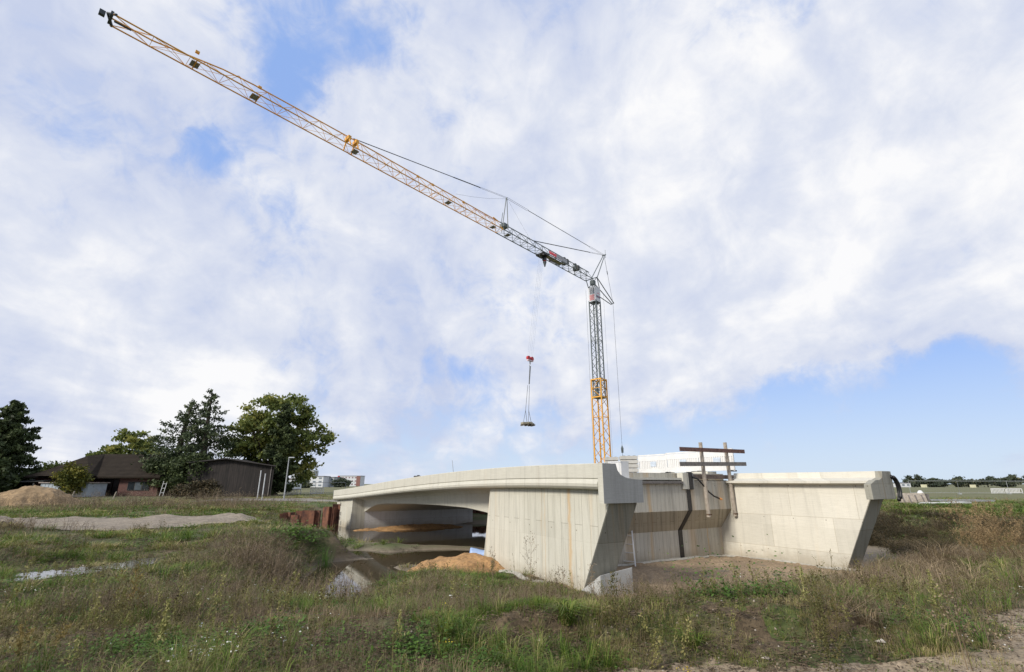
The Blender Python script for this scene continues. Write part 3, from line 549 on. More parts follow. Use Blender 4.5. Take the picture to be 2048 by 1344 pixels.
# white barrier panels standing on the right kerb
def barrier(s0, label):
    e = bempty('site_barrier', s0, 11.7, zc(s0) + .0, label, 'barrier', 'white barrier panels on the bridge kerb')
    e.rotation_euler = (0, 0, R(-58))
    L_ = 1.95; fr = MB()
    for z in (.05, .98): fr.box((-L_ / 2, 0, z), (L_, .05, .07))
    for x in (0, -L_): fr.box((x, 0, .5), (.05, .05, 1.0))
    fr.box((-L_ / 2, 0, .80), (L_, .035, .26)).box((-L_ / 2, 0, .17), (L_, .035, .20))
    fr.build('frame', WHT, e)
    sl_ = MB()
    sl_.box((-L_ / 2, .012, .47), (L_ - .1, .012, .42))
    for i in range(15): sl_.box((-.12 - i * (L_ - .24) / 14, -.008, .47), (.065, .028, .42))
    sl_.build('slats', WHT, e); MB().box((-L_ * .45, -.025, .5), (.40, .012, .26)).build('blank_plate', simple('pale_plate', (.62, .70, .80), .4), e)
    for fx in (-.15, -L_ + .15): MB().box((fx, 0, 0), (.18, .5, .06)).build('foot', BLK, e)
for s0, lb in ((3.95, 'right hand white barrier panel behind the two timber posts'), (5.95, 'middle white barrier panel left of the timber posts'), (7.95, 'left hand white barrier panel nearest the crane')): barrier(s0, lb)
# slab stacks, crate
def slabs(x, y, z0, w, n, hgt, rz, label):
    e = empty('slab_stack', (x, y, z0), rz, label, 'slab stack', 'stacks of grey kerb slabs behind the bridge')
    for i in range(n): MB().box((random.uniform(-.01, .01), 0, .10 + i * hgt), (w, .9, hgt - .03)).build('slab', simple('precast_slab', (.44, .43, .40), .85, 0, .08), e, bevel=.01)
    sp = MB()
    for i in range(n):
        for dx in (-.3, 0, .3): sp.box((dx * w, 0, .10 + i * hgt + hgt / 2 - .015), (.12, .88, .028))
    sp.build('spacer', WOODD, e)
slabs(6.0, 26, -.05, .86, 7, .205, R(-8), 'taller stack of grey slabs behind the concrete end block')
slabs(5.55, 28.2, .0, .72, 7, .205, R(-8), 'shorter grey slab stack just right of the crane mast')
e = bempty('white_crate', .62, 1.2, .125, 'open white plastic crate wedged in the kerb recess of the end block', 'crate')
mb = MB(); mb.box((0, 0, .02), (.5, .30, .03))
for y in (-.15, .15): mb.box((0, y, .27), (.5, .025, .5))
for x in (-.25, .25): mb.box((x, 0, .27), (.025, .3, .5))
mb.build('shell', WHT, e)
rb = MB()
for y in (-.16, .16): rb.box((0, y, .5), (.54, .02, .03))
for y in (-.165, .165):
    for x in (-.2, 0, .2): rb.box((x, y, .26), (.02, .012, .46))
rb.build('ribs', WHG, e)
o = MB().tube([(0, 0, 0), (-.08, .05, .55)], [.012, .008], 6).build('measuring_rod', STEEL); o.location = B(10.1, .28, zc(10.1) - .005); tag(o, 'thin leaning metal rod standing on the edge beam of the bridge', 'rod')
o = MB().box((0, 0, .04), (.34, .22, .10)).box((.05, 0, .10), (.12, .12, .05)).build('timber_block', simple('dark_block', (.06, .055, .05), .8), bevel=.01); o.location = B(14.4, .28, zc(14.4) - .01); tag(o, 'small dark block lying on the edge beam left of the rod', 'block')
# ladder behind the near wing wall
e = empty('ladder', (4.42, 20.3, h1(4.42, 20.3)), R(-25), 'white aluminium step ladder leaning inside the near wing wall', 'ladder')
for x in (-.2, .2): MB().beam((x * 1.3, 0, 0), (x * .6, .4, 1.35), .05, .03).build('rail', WHT, e)
for i in range(4):
    k = (i + .6) / 4.6; MB().beam((-.2 * (1.3 - .7 * k), .4 * k, 1.35 * k), (.2 * (1.3 - .7 * k), .4 * k, 1.35 * k), .05, .02).build('rung', WHT, e)
# pale geotextile strips along the wall foot
def strip(pts, w, label):
    mb = MB(); secs = []
    for i, (s, ww) in enumerate(pts):
        x, y, _ = fromSW(s, ww); z = h1(x, y) + .06
        a = Vector(fromSW(s, ww, 0)); d = Vector(fromSW(*pts[min(i + 1, len(pts) - 1)], 0)) - Vector(fromSW(*pts[max(0, i - 1)], 0)); n = Vector((-d.y, d.x, 0)).normalized()
        j = random.uniform(.6, 1.25) * w
        secs.append([tuple(a + n * j / 2 + Vector((0, 0, z - .03))), tuple(a + n * j * .1 + Vector((0, 0, z + random.uniform(.0, .06)))), tuple(a - n * j / 2 + Vector((0, 0, z - .02))), tuple(a + Vector((0, 0, z - .14)))])
    mb.sweep(secs); tag(mb.build('geotextile', simple('pale_geotextile', (.42, .40, .35), .95, 0, .15, 5, bmp=.4)), label, 'fabric strip', 'pale fabric strips along the wall feet')
strip([(-.9 + i * .42, 10.88 + .06 * math.sin(i * 1.7)) for i in range(14)], .22, 'pale fabric strip along the foot of the right wing wall')
strip([(4.38 + .04 * math.sin(w * 2), w) for w in np.arange(2.2, 10.8, .45)], .20, 'pale fabric strip along the foot of the back wall')
strip([(6.9 - i * .4, .05 - .12 * math.sin(i * .9) - i * .02) for i in range(12)], .30, 'torn pale fabric strip along the foot of the near wing wall')
# blue tarpaulin
e = empty('blue_tarpaulin', (-1.75, 23.6, -3.02), R(-12), 'pale blue tarpaulin sheet at the water beside the near wall', 'tarpaulin')
us = np.linspace(0, 1, 16); mb = MB(); secs = []
for u in us: secs.append([(u * 1.7 - .1, -.25, -.05), (u * 1.7 - .1, -.02, .22 + .08 * math.sin(u * 6 + 2) + .14 * u), (u * 1.7 - .1, .05, .24 + .08 * math.sin(u * 6 + 2) + .14 * u), (u * 1.7 - .1, .10, -.05)])
mb.sweep(secs).build('sheet', simple('blue_plastic', (.36, .50, .80), .45, 0, .08), e, smooth=True)
# sheet pile walls
def piles(pts, tops, zb, label, th_=.03, loc=None):
    x0, y0 = pts[0]; mb = MB()
    out = []
    for i in range(len(pts) - 1):
        (xa, ya), (xb, yb) = pts[i], pts[i + 1]; d = Vector((xb - xa, yb - ya, 0)); L_ = d.length; d.normalize(); n = Vector((-d.y, d.x, 0)); k = max(1, round(L_ / .42)); zt = tops[i]
        for j in range(k):
            a = Vector((xa - x0, ya - y0, 0)) + d * (L_ * j / k); b = Vector((xa - x0, ya - y0, 0)) + d * (L_ * (j + 1) / k); off = .26 if (j + i) % 2 else -.0
            zj = zt + random.uniform(-.05, .05)
            a1 = a + n * off; b1 = b + n * off
            for (p, q) in ((a1, b1), (b1, b + n * (.26 - off))):
                m_ = (p + q) / 2; mb.beam((m_.x + (p - m_).x, m_.y + (p - m_).y, (zj + zb) / 2), (q.x, q.y, (zj + zb) / 2), th_, zj - zb)
    o = mb.build('sheet_piling', RUST); o.location = (x0, y0, 0); return tag(o, label, 'sheet piling', 'rusty sheet piles')
piles([(-15.6, 35.0), (-15.0, 36.0), (-14.1, 36.2), (-13.4, 36.2), (-13.0, 35.9), (-12.2, 35.6), (-11.9, 35.9)], [-1.86, -1.80, -1.78, -1.60, -1.52, -1.38], -3.3, 'rusty sheet pile wall behind the pond left of the bridge')
piles([(-13.1, 30.9), (-12.7, 30.9), (-12.6, 31.2)], [-1.8, -1.8], -3.3, 'single rusty sheet pile standing alone in front of the pile wall')
piles([(-4.5, 46), (-2.0, 45), (2.5, 44)], [-1.9, -1.95], -3.4, 'rusty sheet piling seen through the opening under the bridge')

# ---------------------------------------------------------------- tower crane
CX, CY, ZB = 9.45, 52.5, -1.5
JD = Vector((-.6617, -.7498, 0)); JP = Vector((JD.y, -JD.x, 0)) * -1
rzc = math.atan2(JD.y, JD.x)      # local +x = jib direction
CR = empty('tower_crane', (CX, CY, ZB), rzc, 'tall fast erecting tower crane with yellow and grey lattice mast and jib', 'crane')
def zl(z): return z - ZB
def lattice(mb, a, z0, z1, bay, rc, rb, diag=True):
    h = a / 2; C = [(h, h), (-h, h), (-h, -h), (h, -h)]
    for x, y in C: mb.box((x, y, (z0 + z1) / 2), (rc * 2, rc * 2, z1 - z0))
    n = max(1, round((z1 - z0) / bay)); b = (z1 - z0) / n
    for i in range(n):
        za, zb = z0 + i * b, z0 + (i + 1) * b
        for k in range(4):
            p, q = C[k], C[(k + 1) % 4]
            if i % 2: p, q = q, p
            zm = (za + zb) / 2
            mb.tube([(p[0], p[1], za), (q[0], q[1], zm)], rb, 5, False); mb.tube([(q[0], q[1], zm), (p[0], p[1], zb)], rb, 5, False)
            if i % 3 == 0: mb.tube([(p[0], p[1], zb), (q[0], q[1], zb)], rb, 5, False)
    return mb
lattice(MB(), 1.18, zl(-1.4), zl(10.9), 1.9, .058, .030).build('outer_mast', YEL, CR)
mb = MB()
for z in (10.85, 8.92, 9.9):
    mb = MB()
    for k in range(4):
        h = .60; C = [(h, h), (-h, h), (-h, -h), (h, -h)]; mb.beam((*C[k], zl(z)), (*C[(k + 1) % 4], zl(z)), .09, .13 if z != 9.9 else .05)
    mb.build('collar', YEL, CR)
MB().box((0, 0, zl(8.85)), (1.1, 1.1, .05)).box((.15, -.2, zl(9.6)), (.3, .3, 1.2)).build('telescoping_platform', GRY, CR)
lattice(MB(), .90, zl(8.95), zl(20.0), 1.55, .050, .027).build('inner_mast', GRY, CR)
mb = MB(); mb.tube([(.2, .2, zl(9)), (.2, .2, zl(20))], .05, 6).tube([(-.1, .25, zl(9)), (-.1, .25, zl(20))], .03, 6).build('lift_column', LGR, CR)
mb = MB(); mb.tube([(.56, -.75, zl(-1)), (.56, -.75, zl(21.4))], .012, 4).tube([(-.75, .75, zl(0)), (-.75, .75, zl(20.9))], .008, 4).build('mast_rope', CABLE, CR)
# white housing on the mast head
mb = MB().box((0, 0, zl(20.72)), (.98, .98, 1.72)); mb.build('mast_housing', simple('housing_white', (.66, .67, .70), .5, 0, .05), CR)
MB().box((0, 0, zl(19.80)), (.9, .9, .12)).build('housing_floor', BLK, CR)
mb = MB()
for i in range(6): mb.box((.497, -.02, zl(20.05) + i * .115), (.012, .62, .06))
mb.build('red_stripes', simple('signal_red', (.80, .10, .09), .5), CR)
mb = MB()
for i in range(3): mb.box((.497, -.22 + i * .22, zl(21.12)), (.012, .11, .72))
mb.build('vents', simple('vent_dark', (.12, .14, .16), .5), CR)
MB().box((0, .497, zl(20.42)), (.80, .012, .22)).build('sign_plate', simple('sign_navy', (.05, .07, .13), .5), CR)
MB().box((0, .500, zl(20.42)), (.5, .014, .06)).build('emblem', simple('sign_pink', (.70, .30, .38), .5), CR)
MB().box((-.05, .497, zl(20.82)), (.5, .010, .05)).box((-.05, .498, zl(20.87)), (.2, .012, .12)).build('emblem', simple('sign_pink', (.70, .30, .38), .5), CR)
# mast head
mb = MB()
for (p, q) in (((.45, .45, zl(21.6)), (.9, .42, zl(22.4))), ((.45, -.45, zl(21.6)), (.9, -.42, zl(22.4))), ((-.45, .45, zl(21.6)), (-.1, .42, zl(22.9))), ((-.45, -.45, zl(21.6)), (-.1, -.42, zl(22.9))), ((.45, .45, zl(21.6)), (-.1, -.42, zl(22.9))), ((.45, -.45, zl(21.6)), (-.1, .42, zl(22.9))),
               ((-.1, -.42, zl(22.9)), (.9, -.42, zl(22.4))), ((-.1, .42, zl(22.9)), (.9, .42, zl(22.4))), ((-.45, .45, zl(21.6)), (-.45, -.45, zl(21.6))), ((.45, .45, zl(21.6)), (.45, -.45, zl(21.6)))):
    mb.tube([p, q], .05, 6)
mb.box((.2, 0, zl(22.2)), (.45, .5, .5)); mb.build('mast_head', GRY, CR)
# jib: two bottom chords, one top chord
def jib(mb, x0, x1, bay, rc, rb, htop, wb, zb, taper=None, topr=None):
    n = max(1, round((x1 - x0) / bay)); b = (x1 - x0) / n
    ht = (lambda x: htop) if taper is None else taper
    for y in (-wb / 2, wb / 2): mb.tube([(x0, y, zb), (x1, y, zb)], rc, 6)
    topp = [(x0 + i * b, 0, zb + ht(x0 + i * b)) for i in range(n + 1)]
    mb.tube(topp, topr or rc, 6)
    for i in range(n):
        xa, xb = x0 + i * b, x0 + (i + 1) * b; xm = (xa + xb) / 2
        for y in (-wb / 2, wb / 2):
            mb.tube([(xa, y, zb), (xm, 0, zb + ht(xm))], rb, 4, False); mb.tube([(xm, 0, zb + ht(xm)), (xb, y, zb)], rb, 4, False)
        mb.tube([(xa, -wb / 2, zb), (xa, wb / 2, zb)], rb, 4, False)
        mb.tube([(xa, -wb / 2, zb), (xb, wb / 2, zb)], rb * .8, 4, False); 
        if b > 1: mb.tube([(xa, wb / 2, zb), (xb, -wb / 2, zb)], rb * .8, 4, False)
    return mb
ZJ = zl(22.35)
jib(MB(), .9, 16.0, 1.15, .045, .022, .95, .98, ZJ).build('jib_root', GRY, CR)
jib(MB(), 16.0, 31.2, 1.3, .042, .017, .92, .94, ZJ).build('jib_section', YEL, CR)
tp = lambda x: .92 - .85 * max(0, min(1, (x - 38.5) / 4.5)) if x > 38.5 else .92 - .1 * (x - 31.2) / 7.3
jib(MB(), 31.2, 44.7, 1.75, .040, .014, .8, .90, ZJ, taper=tp).build('jib_section', YEL, CR)
mb = MB(); mb.tube([(16.2, 0, ZJ + .92), (16.9, 0, ZJ + 1.05)], .05, 5)
mb.build('jib_joint', YEL, CR)
for x in (31.0, 31.6):
    mb = MB(); mb.box((x, 0, ZJ + .75), (.22, .5, .30)).tube([(x, -.47, ZJ), (x, -.1, ZJ + .9)], .05, 5).tube([(x, .47, ZJ), (x, .1, ZJ + .9)], .05, 5); mb.build('jib_joint', YEL, CR)
for x in (37.6, 41.0, 24.0, 20.6, 25.5):
    mb = MB(); mb.box((x, 0, ZJ + .88), (.20, .12, .14)).tube([(x, -.45, ZJ), (x, .45, ZJ)], .03, 5); mb.build('jib_joint', YEL, CR)
def plate(x):
    MB().box((x, 0, ZJ + .02), (.42, .5, .03)).build('sign_plate', simple('grey_plate', (.28, .28, .25), .6, 0, .3, 8), CR)
for x in (41.0, 37.8, 31.0, 22.3, 16.9, 14.9): plate(x)
mb = MB(); mb.tube([(44.6, -.5, ZJ), (44.9, 0, ZJ + .25), (44.6, .5, ZJ)], .07, 6).box((44.75, 0, ZJ + .08), (.12, .8, .22)).box((45.1, .1, ZJ + .0), (.24, .2, .26)).tube([(44.6, .1, ZJ - .1), (43.9, .15, ZJ - .12)], .05, 5).build('jib_tip', simple('tip_dark', (.03, .045, .06), .5), CR)
# struts, counter arm, ties
PK = (-2.74, 0, zl(26.8)); RA = (-4.2, 0, zl(20.9)); MS = (15.07, 0, zl(26.3))
mb = MB()
for y in (-.42, .42): mb.tube([(-.15, y, zl(22.9)), (PK[0], y * .25, PK[2])], .055, 6)
mb.tube([(PK[0], -.25, PK[2]), (PK[0], .25, PK[2])], .07, 6).tube([(PK[0] - .15, .1, PK[2] - .35), (PK[0] - .15, .1, PK[2] + .75)], .025, 5).build('peak_strut', GRY, CR)
mb = MB()
for y in (-.42, .42): mb.tube([(-.2, y, zl(22.8)), (RA[0], y * .3, RA[2])], .055, 6)
mb.tube([(-.45, 0, zl(20.95)), (RA[0] + .5, 0, RA[2] - .25), RA], .05, 6).box((-.55, 0, zl(21.1)), (.25, .4, .6)); mb.build('counter_arm', GRY, CR)
mb = MB()
for y in (-.40, .40): mb.tube([(15.3, y, ZJ + .3), (MS[0], y * .1, MS[2])], .045, 6)
mb.tube([(15.8, .0, ZJ + .9), (15.6, .0, ZJ + 2.1)], .03, 5).box((15.4, 0, ZJ + .75), (.6, .6, .35)).build('jib_strut', GRY, CR)
def rope(pts, r, name='tie_rod', m=CABLE): return MB().tube(pts, r, 5).build(name, m, CR)
def lerp(a, b, t): return tuple(a[i] + (b[i] - a[i]) * t for i in range(3))
JA = (31.2, 0, ZJ + 1.0); JT = (11.1, 0, ZJ + .95)
for y in (-.07, .07): rope([(MS[0], y, MS[2]), (lerp(MS, JA, .22)[0], y, lerp(MS, JA, .22)[2])], .012)
rope([lerp(MS, JA, .22), lerp(MS, JA, .42)], .045); rope([lerp(MS, JA, .42), JA], .033)
for y in (-.09, .09):
    for a, b, t0, t1 in ((MS, PK, 0, .18), (MS, PK, .82, 1), (JT, PK, .77, 1)):
        p, q = lerp(a, b, t0), lerp(a, b, t1); rope([(p[0], y, p[2]), (q[0], y, q[2])], .014)
rope([lerp(MS, PK, .18), lerp(MS, PK, .82)], .032); rope([JT, lerp(JT, PK, .77)], .045)
rope([PK, lerp(PK, RA, .33)], .022); rope([lerp(PK, RA, .33), lerp(PK, RA, .40)], .05); rope([lerp(PK, RA, .40), RA], .018)
rope([RA, (RA[0], 0, zl(4.0))], .016, 'luffing_rope'); rope([(RA[0], 0, zl(4.0)), (RA[0], 0, zl(2.0))], .02, 'luffing_rope')
MB().tube([(RA[0], 0, zl(4.1)), (RA[0], .0, zl(3.8)), (RA[0], 0, zl(3.3))], [.03, .15, .12], 8).build('rope_pulley', GRY, CR)
rope([(MS[0], 0, MS[2] - .1), (17.5, 0, MS[2] - 1.25), (19.7, 0, MS[2] - 2.1), (21.5, 0, ZJ + 1.25)], .008, 'slack_rope'); rope([(MS[0], 0, MS[2]), (JT[0] + .5, 0, JT[2])], .006, 'slack_rope')
for x in (5.6, 3.5):
    mb = MB().box((x, .0, ZJ + .55), (.35, .7, .5)); mb.beam((x - .1, .2, ZJ + .5), (x - .5, -.55, ZJ + 1.35), .16, .16).box((x - .5, -.5, ZJ + 1.35), (.3, .3, .14)); mb.build('floodlight', simple('lamp_dark', (.05, .055, .05), .6), CR)
# banner on the jib
for (x0, n_) in ((8.9, 8),):
    mb = MB()
    for i in range(n_): mb.beam((x0 - i * .22, -.50, ZJ + .10), (x0 - i * .22 - .15, -.28, ZJ + .62), .11, .012)
    for i in range(n_): mb.beam((x0 - i * .22, .50, ZJ + .10), (x0 - i * .22 - .15, .28, ZJ + .62), .11, .012)
    mb.build('striped_banner', RED, CR)
MB().box((6.9, -.50, ZJ + .3), (1.9, .012, .42)).box((6.9, .50, ZJ + .3), (1.9, .012, .42)).build('banner', simple('banner_grey', (.48, .48, .50), .6, 0, .2, 5), CR)
MB().box((7.6, 0, ZJ + .05), (2.6, .5, .05)).build('cable_tray', simple('tray_tan', (.34, .32, .24), .7), CR)
MB().tube([(19.5, .0, ZJ + .78), (16.6, 0, ZJ + .80)], .022, 5).build('red_cable', RED, CR)
mb = MB().box((9.6, 0, ZJ - .1), (.9, 1.0, .18)).box((9.3, 0, ZJ - .4), (.35, .3, .4)).tube([(9.95, .4, ZJ - .15), (9.95, .4, ZJ - .35)], .12, 8); mb.build('trolley', BLK, CR)
MB().box((9.25, 0, ZJ - .55), (.25, .25, .38)).build('trolley_drum', RED, CR)
MB().tube([(9.25, 0, ZJ - .7), (9.25, 0, ZJ - 1.25)], [.2, .06], 8).build('trolley_weight', simple('weight_grey', (.12, .14, .15), .6), CR)
MB().box((.35, .95, zl(.8)), (.9, .8, 2.6)).build('control_cabinet', WHT, CR)
MB().box((-.4, 0, zl(-1.2)), (4.2, 3.0, .5)).build('base_frame', YEL, CR)

# hook block with its ropes, and the load hanging from it
T0 = Vector((CX, CY, 22.3)) + JD * 9.75; HB = Vector((1.72, 45.3, 11.35)); LD = Vector((1.42, 45.3, 5.25))
e = empty('hook_block', HB, rzc, 'red and white crane hook block hanging on four thin ropes', 'hook block')
Mi = Matrix.Rotation(-rzc, 3, 'Z'); up = Mi @ (T0 - HB)
for dx in (-.36, -.12, .12, .36): MB().tube([(dx, 0, .2), (up.x + dx * .9, up.y, up.z)], .0065, 4).build('hoist_rope', simple('rope_pale', (.40, .44, .52), .5), e)
mb = MB()
for x in (-.26, .26): mb.tube([(x, -.1, .1), (x, .1, .1)], .20, 14)
mb.build('sheave', RED, e); MB().box((0, 0, .08), (.32, .16, .12)).build('cheek_plate', RED, e)
MB().box((0, 0, -.12), (.78, .2, .13)).build('crossbar', simple('pink_white', (.72, .55, .58), .5), e)
mb = MB().tube([(0, 0, -.15), (0, 0, -.45)], .06, 8); mb.tube([(.0 + .1 * math.sin(t), 0, -.6 + .12 * math.cos(t)) for t in [i * .5 for i in range(10)]], .035, 6); mb.build('hook', STEEL, e)
e = empty('hanging_load', LD, R(25), 'bundle of concrete blocks hanging on chains below the hook block', 'load'); Li = Matrix.Rotation(-R(25), 3, 'Z') @ (HB - LD)
mb = MB(); top = Vector((Li.x, Li.y, Li.z - .75)); mid = top * .62 + Vector((0, 0, .3))
mb.tube([top, lerp(top, mid, .95)], [.07, .05], 6)
mb.tube([(mid.x - .1, 0, mid.z), (-.18, 0, 1.25)], .022, 5).tube([(mid.x + .08, 0, mid.z), (.14, 0, 1.25)], .022, 5)
for a, b in (((-.18, 0, 1.25), (-.55, -.3, .15)), ((-.18, 0, 1.25), (.1, .3, .15)), ((.14, 0, 1.25), (.55, .3, .15)), ((.14, 0, 1.25), (-.1, -.35, .15))): mb.tube([a, b], .022, 5)
mb.build('chain_sling', simple('chain_grey', (.15, .16, .17), .5), e)
for i, (x, y, z, dx, dy) in enumerate([(-.4, -.1, .05, .42, .55), (.05, -.15, .08, .46, .6), (.42, .1, .02, .34, .5), (0, .2, .03, .9, .3)]): MB().box((x, y, z), (dx, dy, .16), rz=.15 * i).build('block', simple('block_tan', (.33, .30, .22), .85), e)
mb = MB()
for x in (-.5, -.1, .25, .52): mb.box((x, -.05, -.1), (.12, .75, .13))
mb.build('bearer', simple('dark_bearer', (.12, .10, .075), .85), e)

# ---------------------------------------------------------------- house, barn and sheds on the left
def win(parent, x, y, z, w, h, rz=0, panes=3):
    fr = MB().box((x, y, z), (w, .08, h)); f = fr.build('window', simple('dark_frame', (.05, .045, .04), .6), parent)
    for i in range(panes): MB().box((x - w / 2 + (i + .5) * w / panes, y - .05, z), (w / panes - .10, .02, h - .12)).build('pane', simple('pale_curtained_glass', (.10, .12, .14), .15) if i == panes // 2 else GLASSD, f)
HO = empty('brick_house', (-50, 64, -1.4), R(0), 'low red brick house with a large dark hipped tile roof', 'house')
W2, D2, EH = 7.6, 4.5, 2.35
MB().box((-4.7, 1.0, EH / 2), (5.6, 7.0, EH)).box((5.15, 1.0, EH / 2), (4.7, 7.0, EH)).box((.4, 2.4, EH / 2), (4.9, 4.4, EH)).build('wall', BRICK, HO)
rf = MB(); ex, ey0, ey1 = 8.0, -3.2, 5.2; rz_ = EH + 2.75
P = [(-ex - .3, ey0, EH - .1), (ex, ey0, EH - .1), (ex, ey1, EH - .1), (-ex - .3, ey1, EH - .1), (-2.6, 1, rz_), (6.0, 1, rz_ - .1), (-ex - .3, ey0, EH - .28), (ex, ey0, EH - .28), (ex, ey1, EH - .28), (-ex - .3, ey1, EH - .28)]
rf.add(P, [(0, 1, 5, 4), (1, 2, 5), (2, 3, 4, 5), (3, 0, 4), (6, 7, 1, 0), (7, 8, 2, 1), (8, 9, 3, 2), (9, 6, 0, 3), (9, 8, 7, 6)]).build('roof', TILE, HO)
# front cross hip
P = [(-6.6, -4.3, EH - .05), (.4, -4.3, EH - .05), (-3.1, -1.0, rz_ - .35), (-2.6, 1.02, rz_ + .02), (-6.6, 1, EH), (.4, 1, EH)]
MB().add(P, [(0, 1, 2), (1, 5, 3, 2), (0, 2, 3, 4), (0, 4, 5, 1)]).build('cross_roof', TILE, HO)
d = MB().box((.2, .1, 1.05), (2.6, .1, 2.1)).build('door', simple('door_dark', (.02, .016, .015), .4), HO)
mb = MB()
for i in range(3): mb.box((-.7 + i * .75, .02, 1.1), (.06, .06, 2.0))
for i in range(5): mb.box((.2, .02, .25 + i * .42), (2.4, .05, .04))
mb.build('glazing_bars', simple('bar_brown', (.07, .035, .03), .6), HO)
win(HO, 5.2, -2.53, 1.15, 2.6, 1.0)
MB().box((.8, -2.45, 2.12), (2.8, .1, .12)).build('fascia', WHG, HO)
MB().box((-5.9, -2.56, 1.1), (.9, .1, 1.0)).build('shutter', simple('shutter_dark', (.03, .03, .03), .6), HO)
GA = empty('garage', (-50.2, 58.8, -1.38), 0, 'grey white sheet metal shed standing in front of the brick house', 'shed')
MB().box((0, 0, .72), (5.4, 2.6, 1.44)).build('wall', simple('pale_sheet_metal', (.40, .45, .50), .6, 0, .1, 2), GA); MB().box((0, 0, 1.52), (5.8, 2.9, .10)).build('roof', simple('rusty_white_roof', (.36, .30, .27), .7, 0, .3, 3), GA)
mb = MB()
for i in range(14): mb.box((-2.6 + i * .4, -1.31, .72), (.04, .03, 1.4))
mb.build('ribs', simple('pale_sheet_rib', (.34, .40, .46), .6), GA)
CPT = empty('carport', (-57.5, 61, -1.38), 0, 'dark lean-to carport with sagging roof left of the metal shed', 'carport')
mb = MB(); mb.add([(-4.3, -1.8, 1.45), (3.2, -1.8, 1.75), (3.4, 2, 2.05), (-4.3, 2, 1.85), (-4.3, -1.8, 1.35), (3.2, -1.8, 1.65), (3.4, 2, 1.95), (-4.3, 2, 1.75)], [(0, 1, 2, 3), (7, 6, 5, 4), (0, 4, 5, 1), (1, 5, 6, 2), (2, 6, 7, 3), (3, 7, 4, 0)]).build('roof', simple('carport_roof', (.035, .035, .035), .7), CPT)
MB().box((-.7, 1.2, .85), (6, .1, 1.7)).build('wall', simple('carport_boards', (.055, .048, .045), .85, 0, .3, 4), CPT)
for x in (-3.9, -1.0, 2.0): MB().box((x, -1.6, .75), (.12, .12, 1.5)).build('post', WOODD, CPT)
MB().box((.3, -.4, .6), (2.8, .05, 1.1)).build('panel', simple('carport_panel', (.10, .085, .075), .8, 0, .3, 4), CPT)
BN = empty('timber_barn', (-33.6, 61, -1.35), R(3), 'black weathered timber barn with low pitched roof', 'barn')
P = [(-4.9, -.4, 0), (4.9, 0, 0), (3.2, 4, 0), (-4.9, 4, 0), (-4.9, -.4, 3.7), (-.6, -.2, 4.15), (4.9, 0, 3.45), (3.2, 4, 3.45), (-.6, 4, 4.15), (-4.9, 4, 3.7)]
MB().add(P, [(0, 1, 6, 5, 4), (1, 2, 7, 6), (2, 3, 9, 8, 7), (3, 0, 4, 9)]).build('wall', BARN, BN)
P = [(-5.4, -.9, 3.78), (-.6, -.7, 4.32), (5.3, -.5, 3.46), (3.4, 4.2, 3.46), (-.6, 4.4, 4.32), (-5.4, 4.4, 3.78)]
MB().add(P + [(x, y, z - .12) for x, y, z in P], [(0, 1, 4, 5), (1, 2, 3, 4), (11, 10, 7, 6), (10, 9, 8, 7), (0, 6, 7, 1), (1, 7, 8, 2), (2, 8, 9, 3), (3, 9, 10, 4), (4, 10, 11, 5), (5, 11, 6, 0)]).build('roof', simple('barn_roof', (.03, .026, .026), .8), BN)
mb = MB()
for x in (4.6,): mb.box((x, -.08, 1.7), (.07, .06, 3.3))
mb.build('corner_board', simple('corner_grey', (.22, .2, .19), .8), BN)
for i, (px_, lb) in enumerate(((-23.7, 'taller left white post in front of the barn corner'), (-23.25, 'shorter right white post in front of the barn corner'))):
    z0 = h1(px_, 48); e = empty('marker_post', (px_, 48, z0), 0, lb, 'post', 'white posts by the barn corner')
    MB().tube([(0, 0, 0), (.0, 0, 2.7 - i * .3)], .045, 8).build('shaft', WHG, e); MB().tube([(0, 0, 2.7 - i * .3), (0, 0, 2.75 - i * .3)], .06, 8).build('cap', WHG, e)
e = empty('street_lamp', (-22.1, 50, h1(-22.1, 50)), 0, 'grey street lamp with small flat head beside the oak', 'street lamp')
MB().tube([(0, 0, 0), (0, 0, 2), (0, 0, 4.0)], [.075, .06, .045], 8).build('pole', LGR, e); MB().box((.25, 0, 4.0), (.55, .2, .09)).build('lamp_head', simple('lamp_head_grey', (.45, .48, .5), .4), e, bevel=.03)
for x, y, hh, lb in ((-50.6, 55.5, .75, 'short leaning fence post left in front of the metal shed'), (-47.0, 55, .8, 'short leaning fence post below the brick house door'), (-42.5, 55, .75, 'thin short fence post in front of the brick house window')):
    o = MB().tube([(0, 0, 0), (.18, 0, hh)], [.07, .06], 7).build('fence_post', WOOD); o.location = (x, y, h1(x, y) - .02); tag(o, lb, 'fence post', 'short posts before the house')
e = empty('white_trellis', (-41.2, 60.5, -1.38), 0, 'small white trellis leaning at the right corner of the brick house', 'trellis')
for x in (0, .4): MB().beam((x - .2, 0, 0), (x, 0, 1.7), .06, .05).build('stile', WHG, e)
mb = MB()
for z in (.4, .9, 1.4): mb.beam((-.15 + z * .1, 0, z), (.25 + z * .1, 0, z), .04, .04)
mb.build('slats', WHG, e)

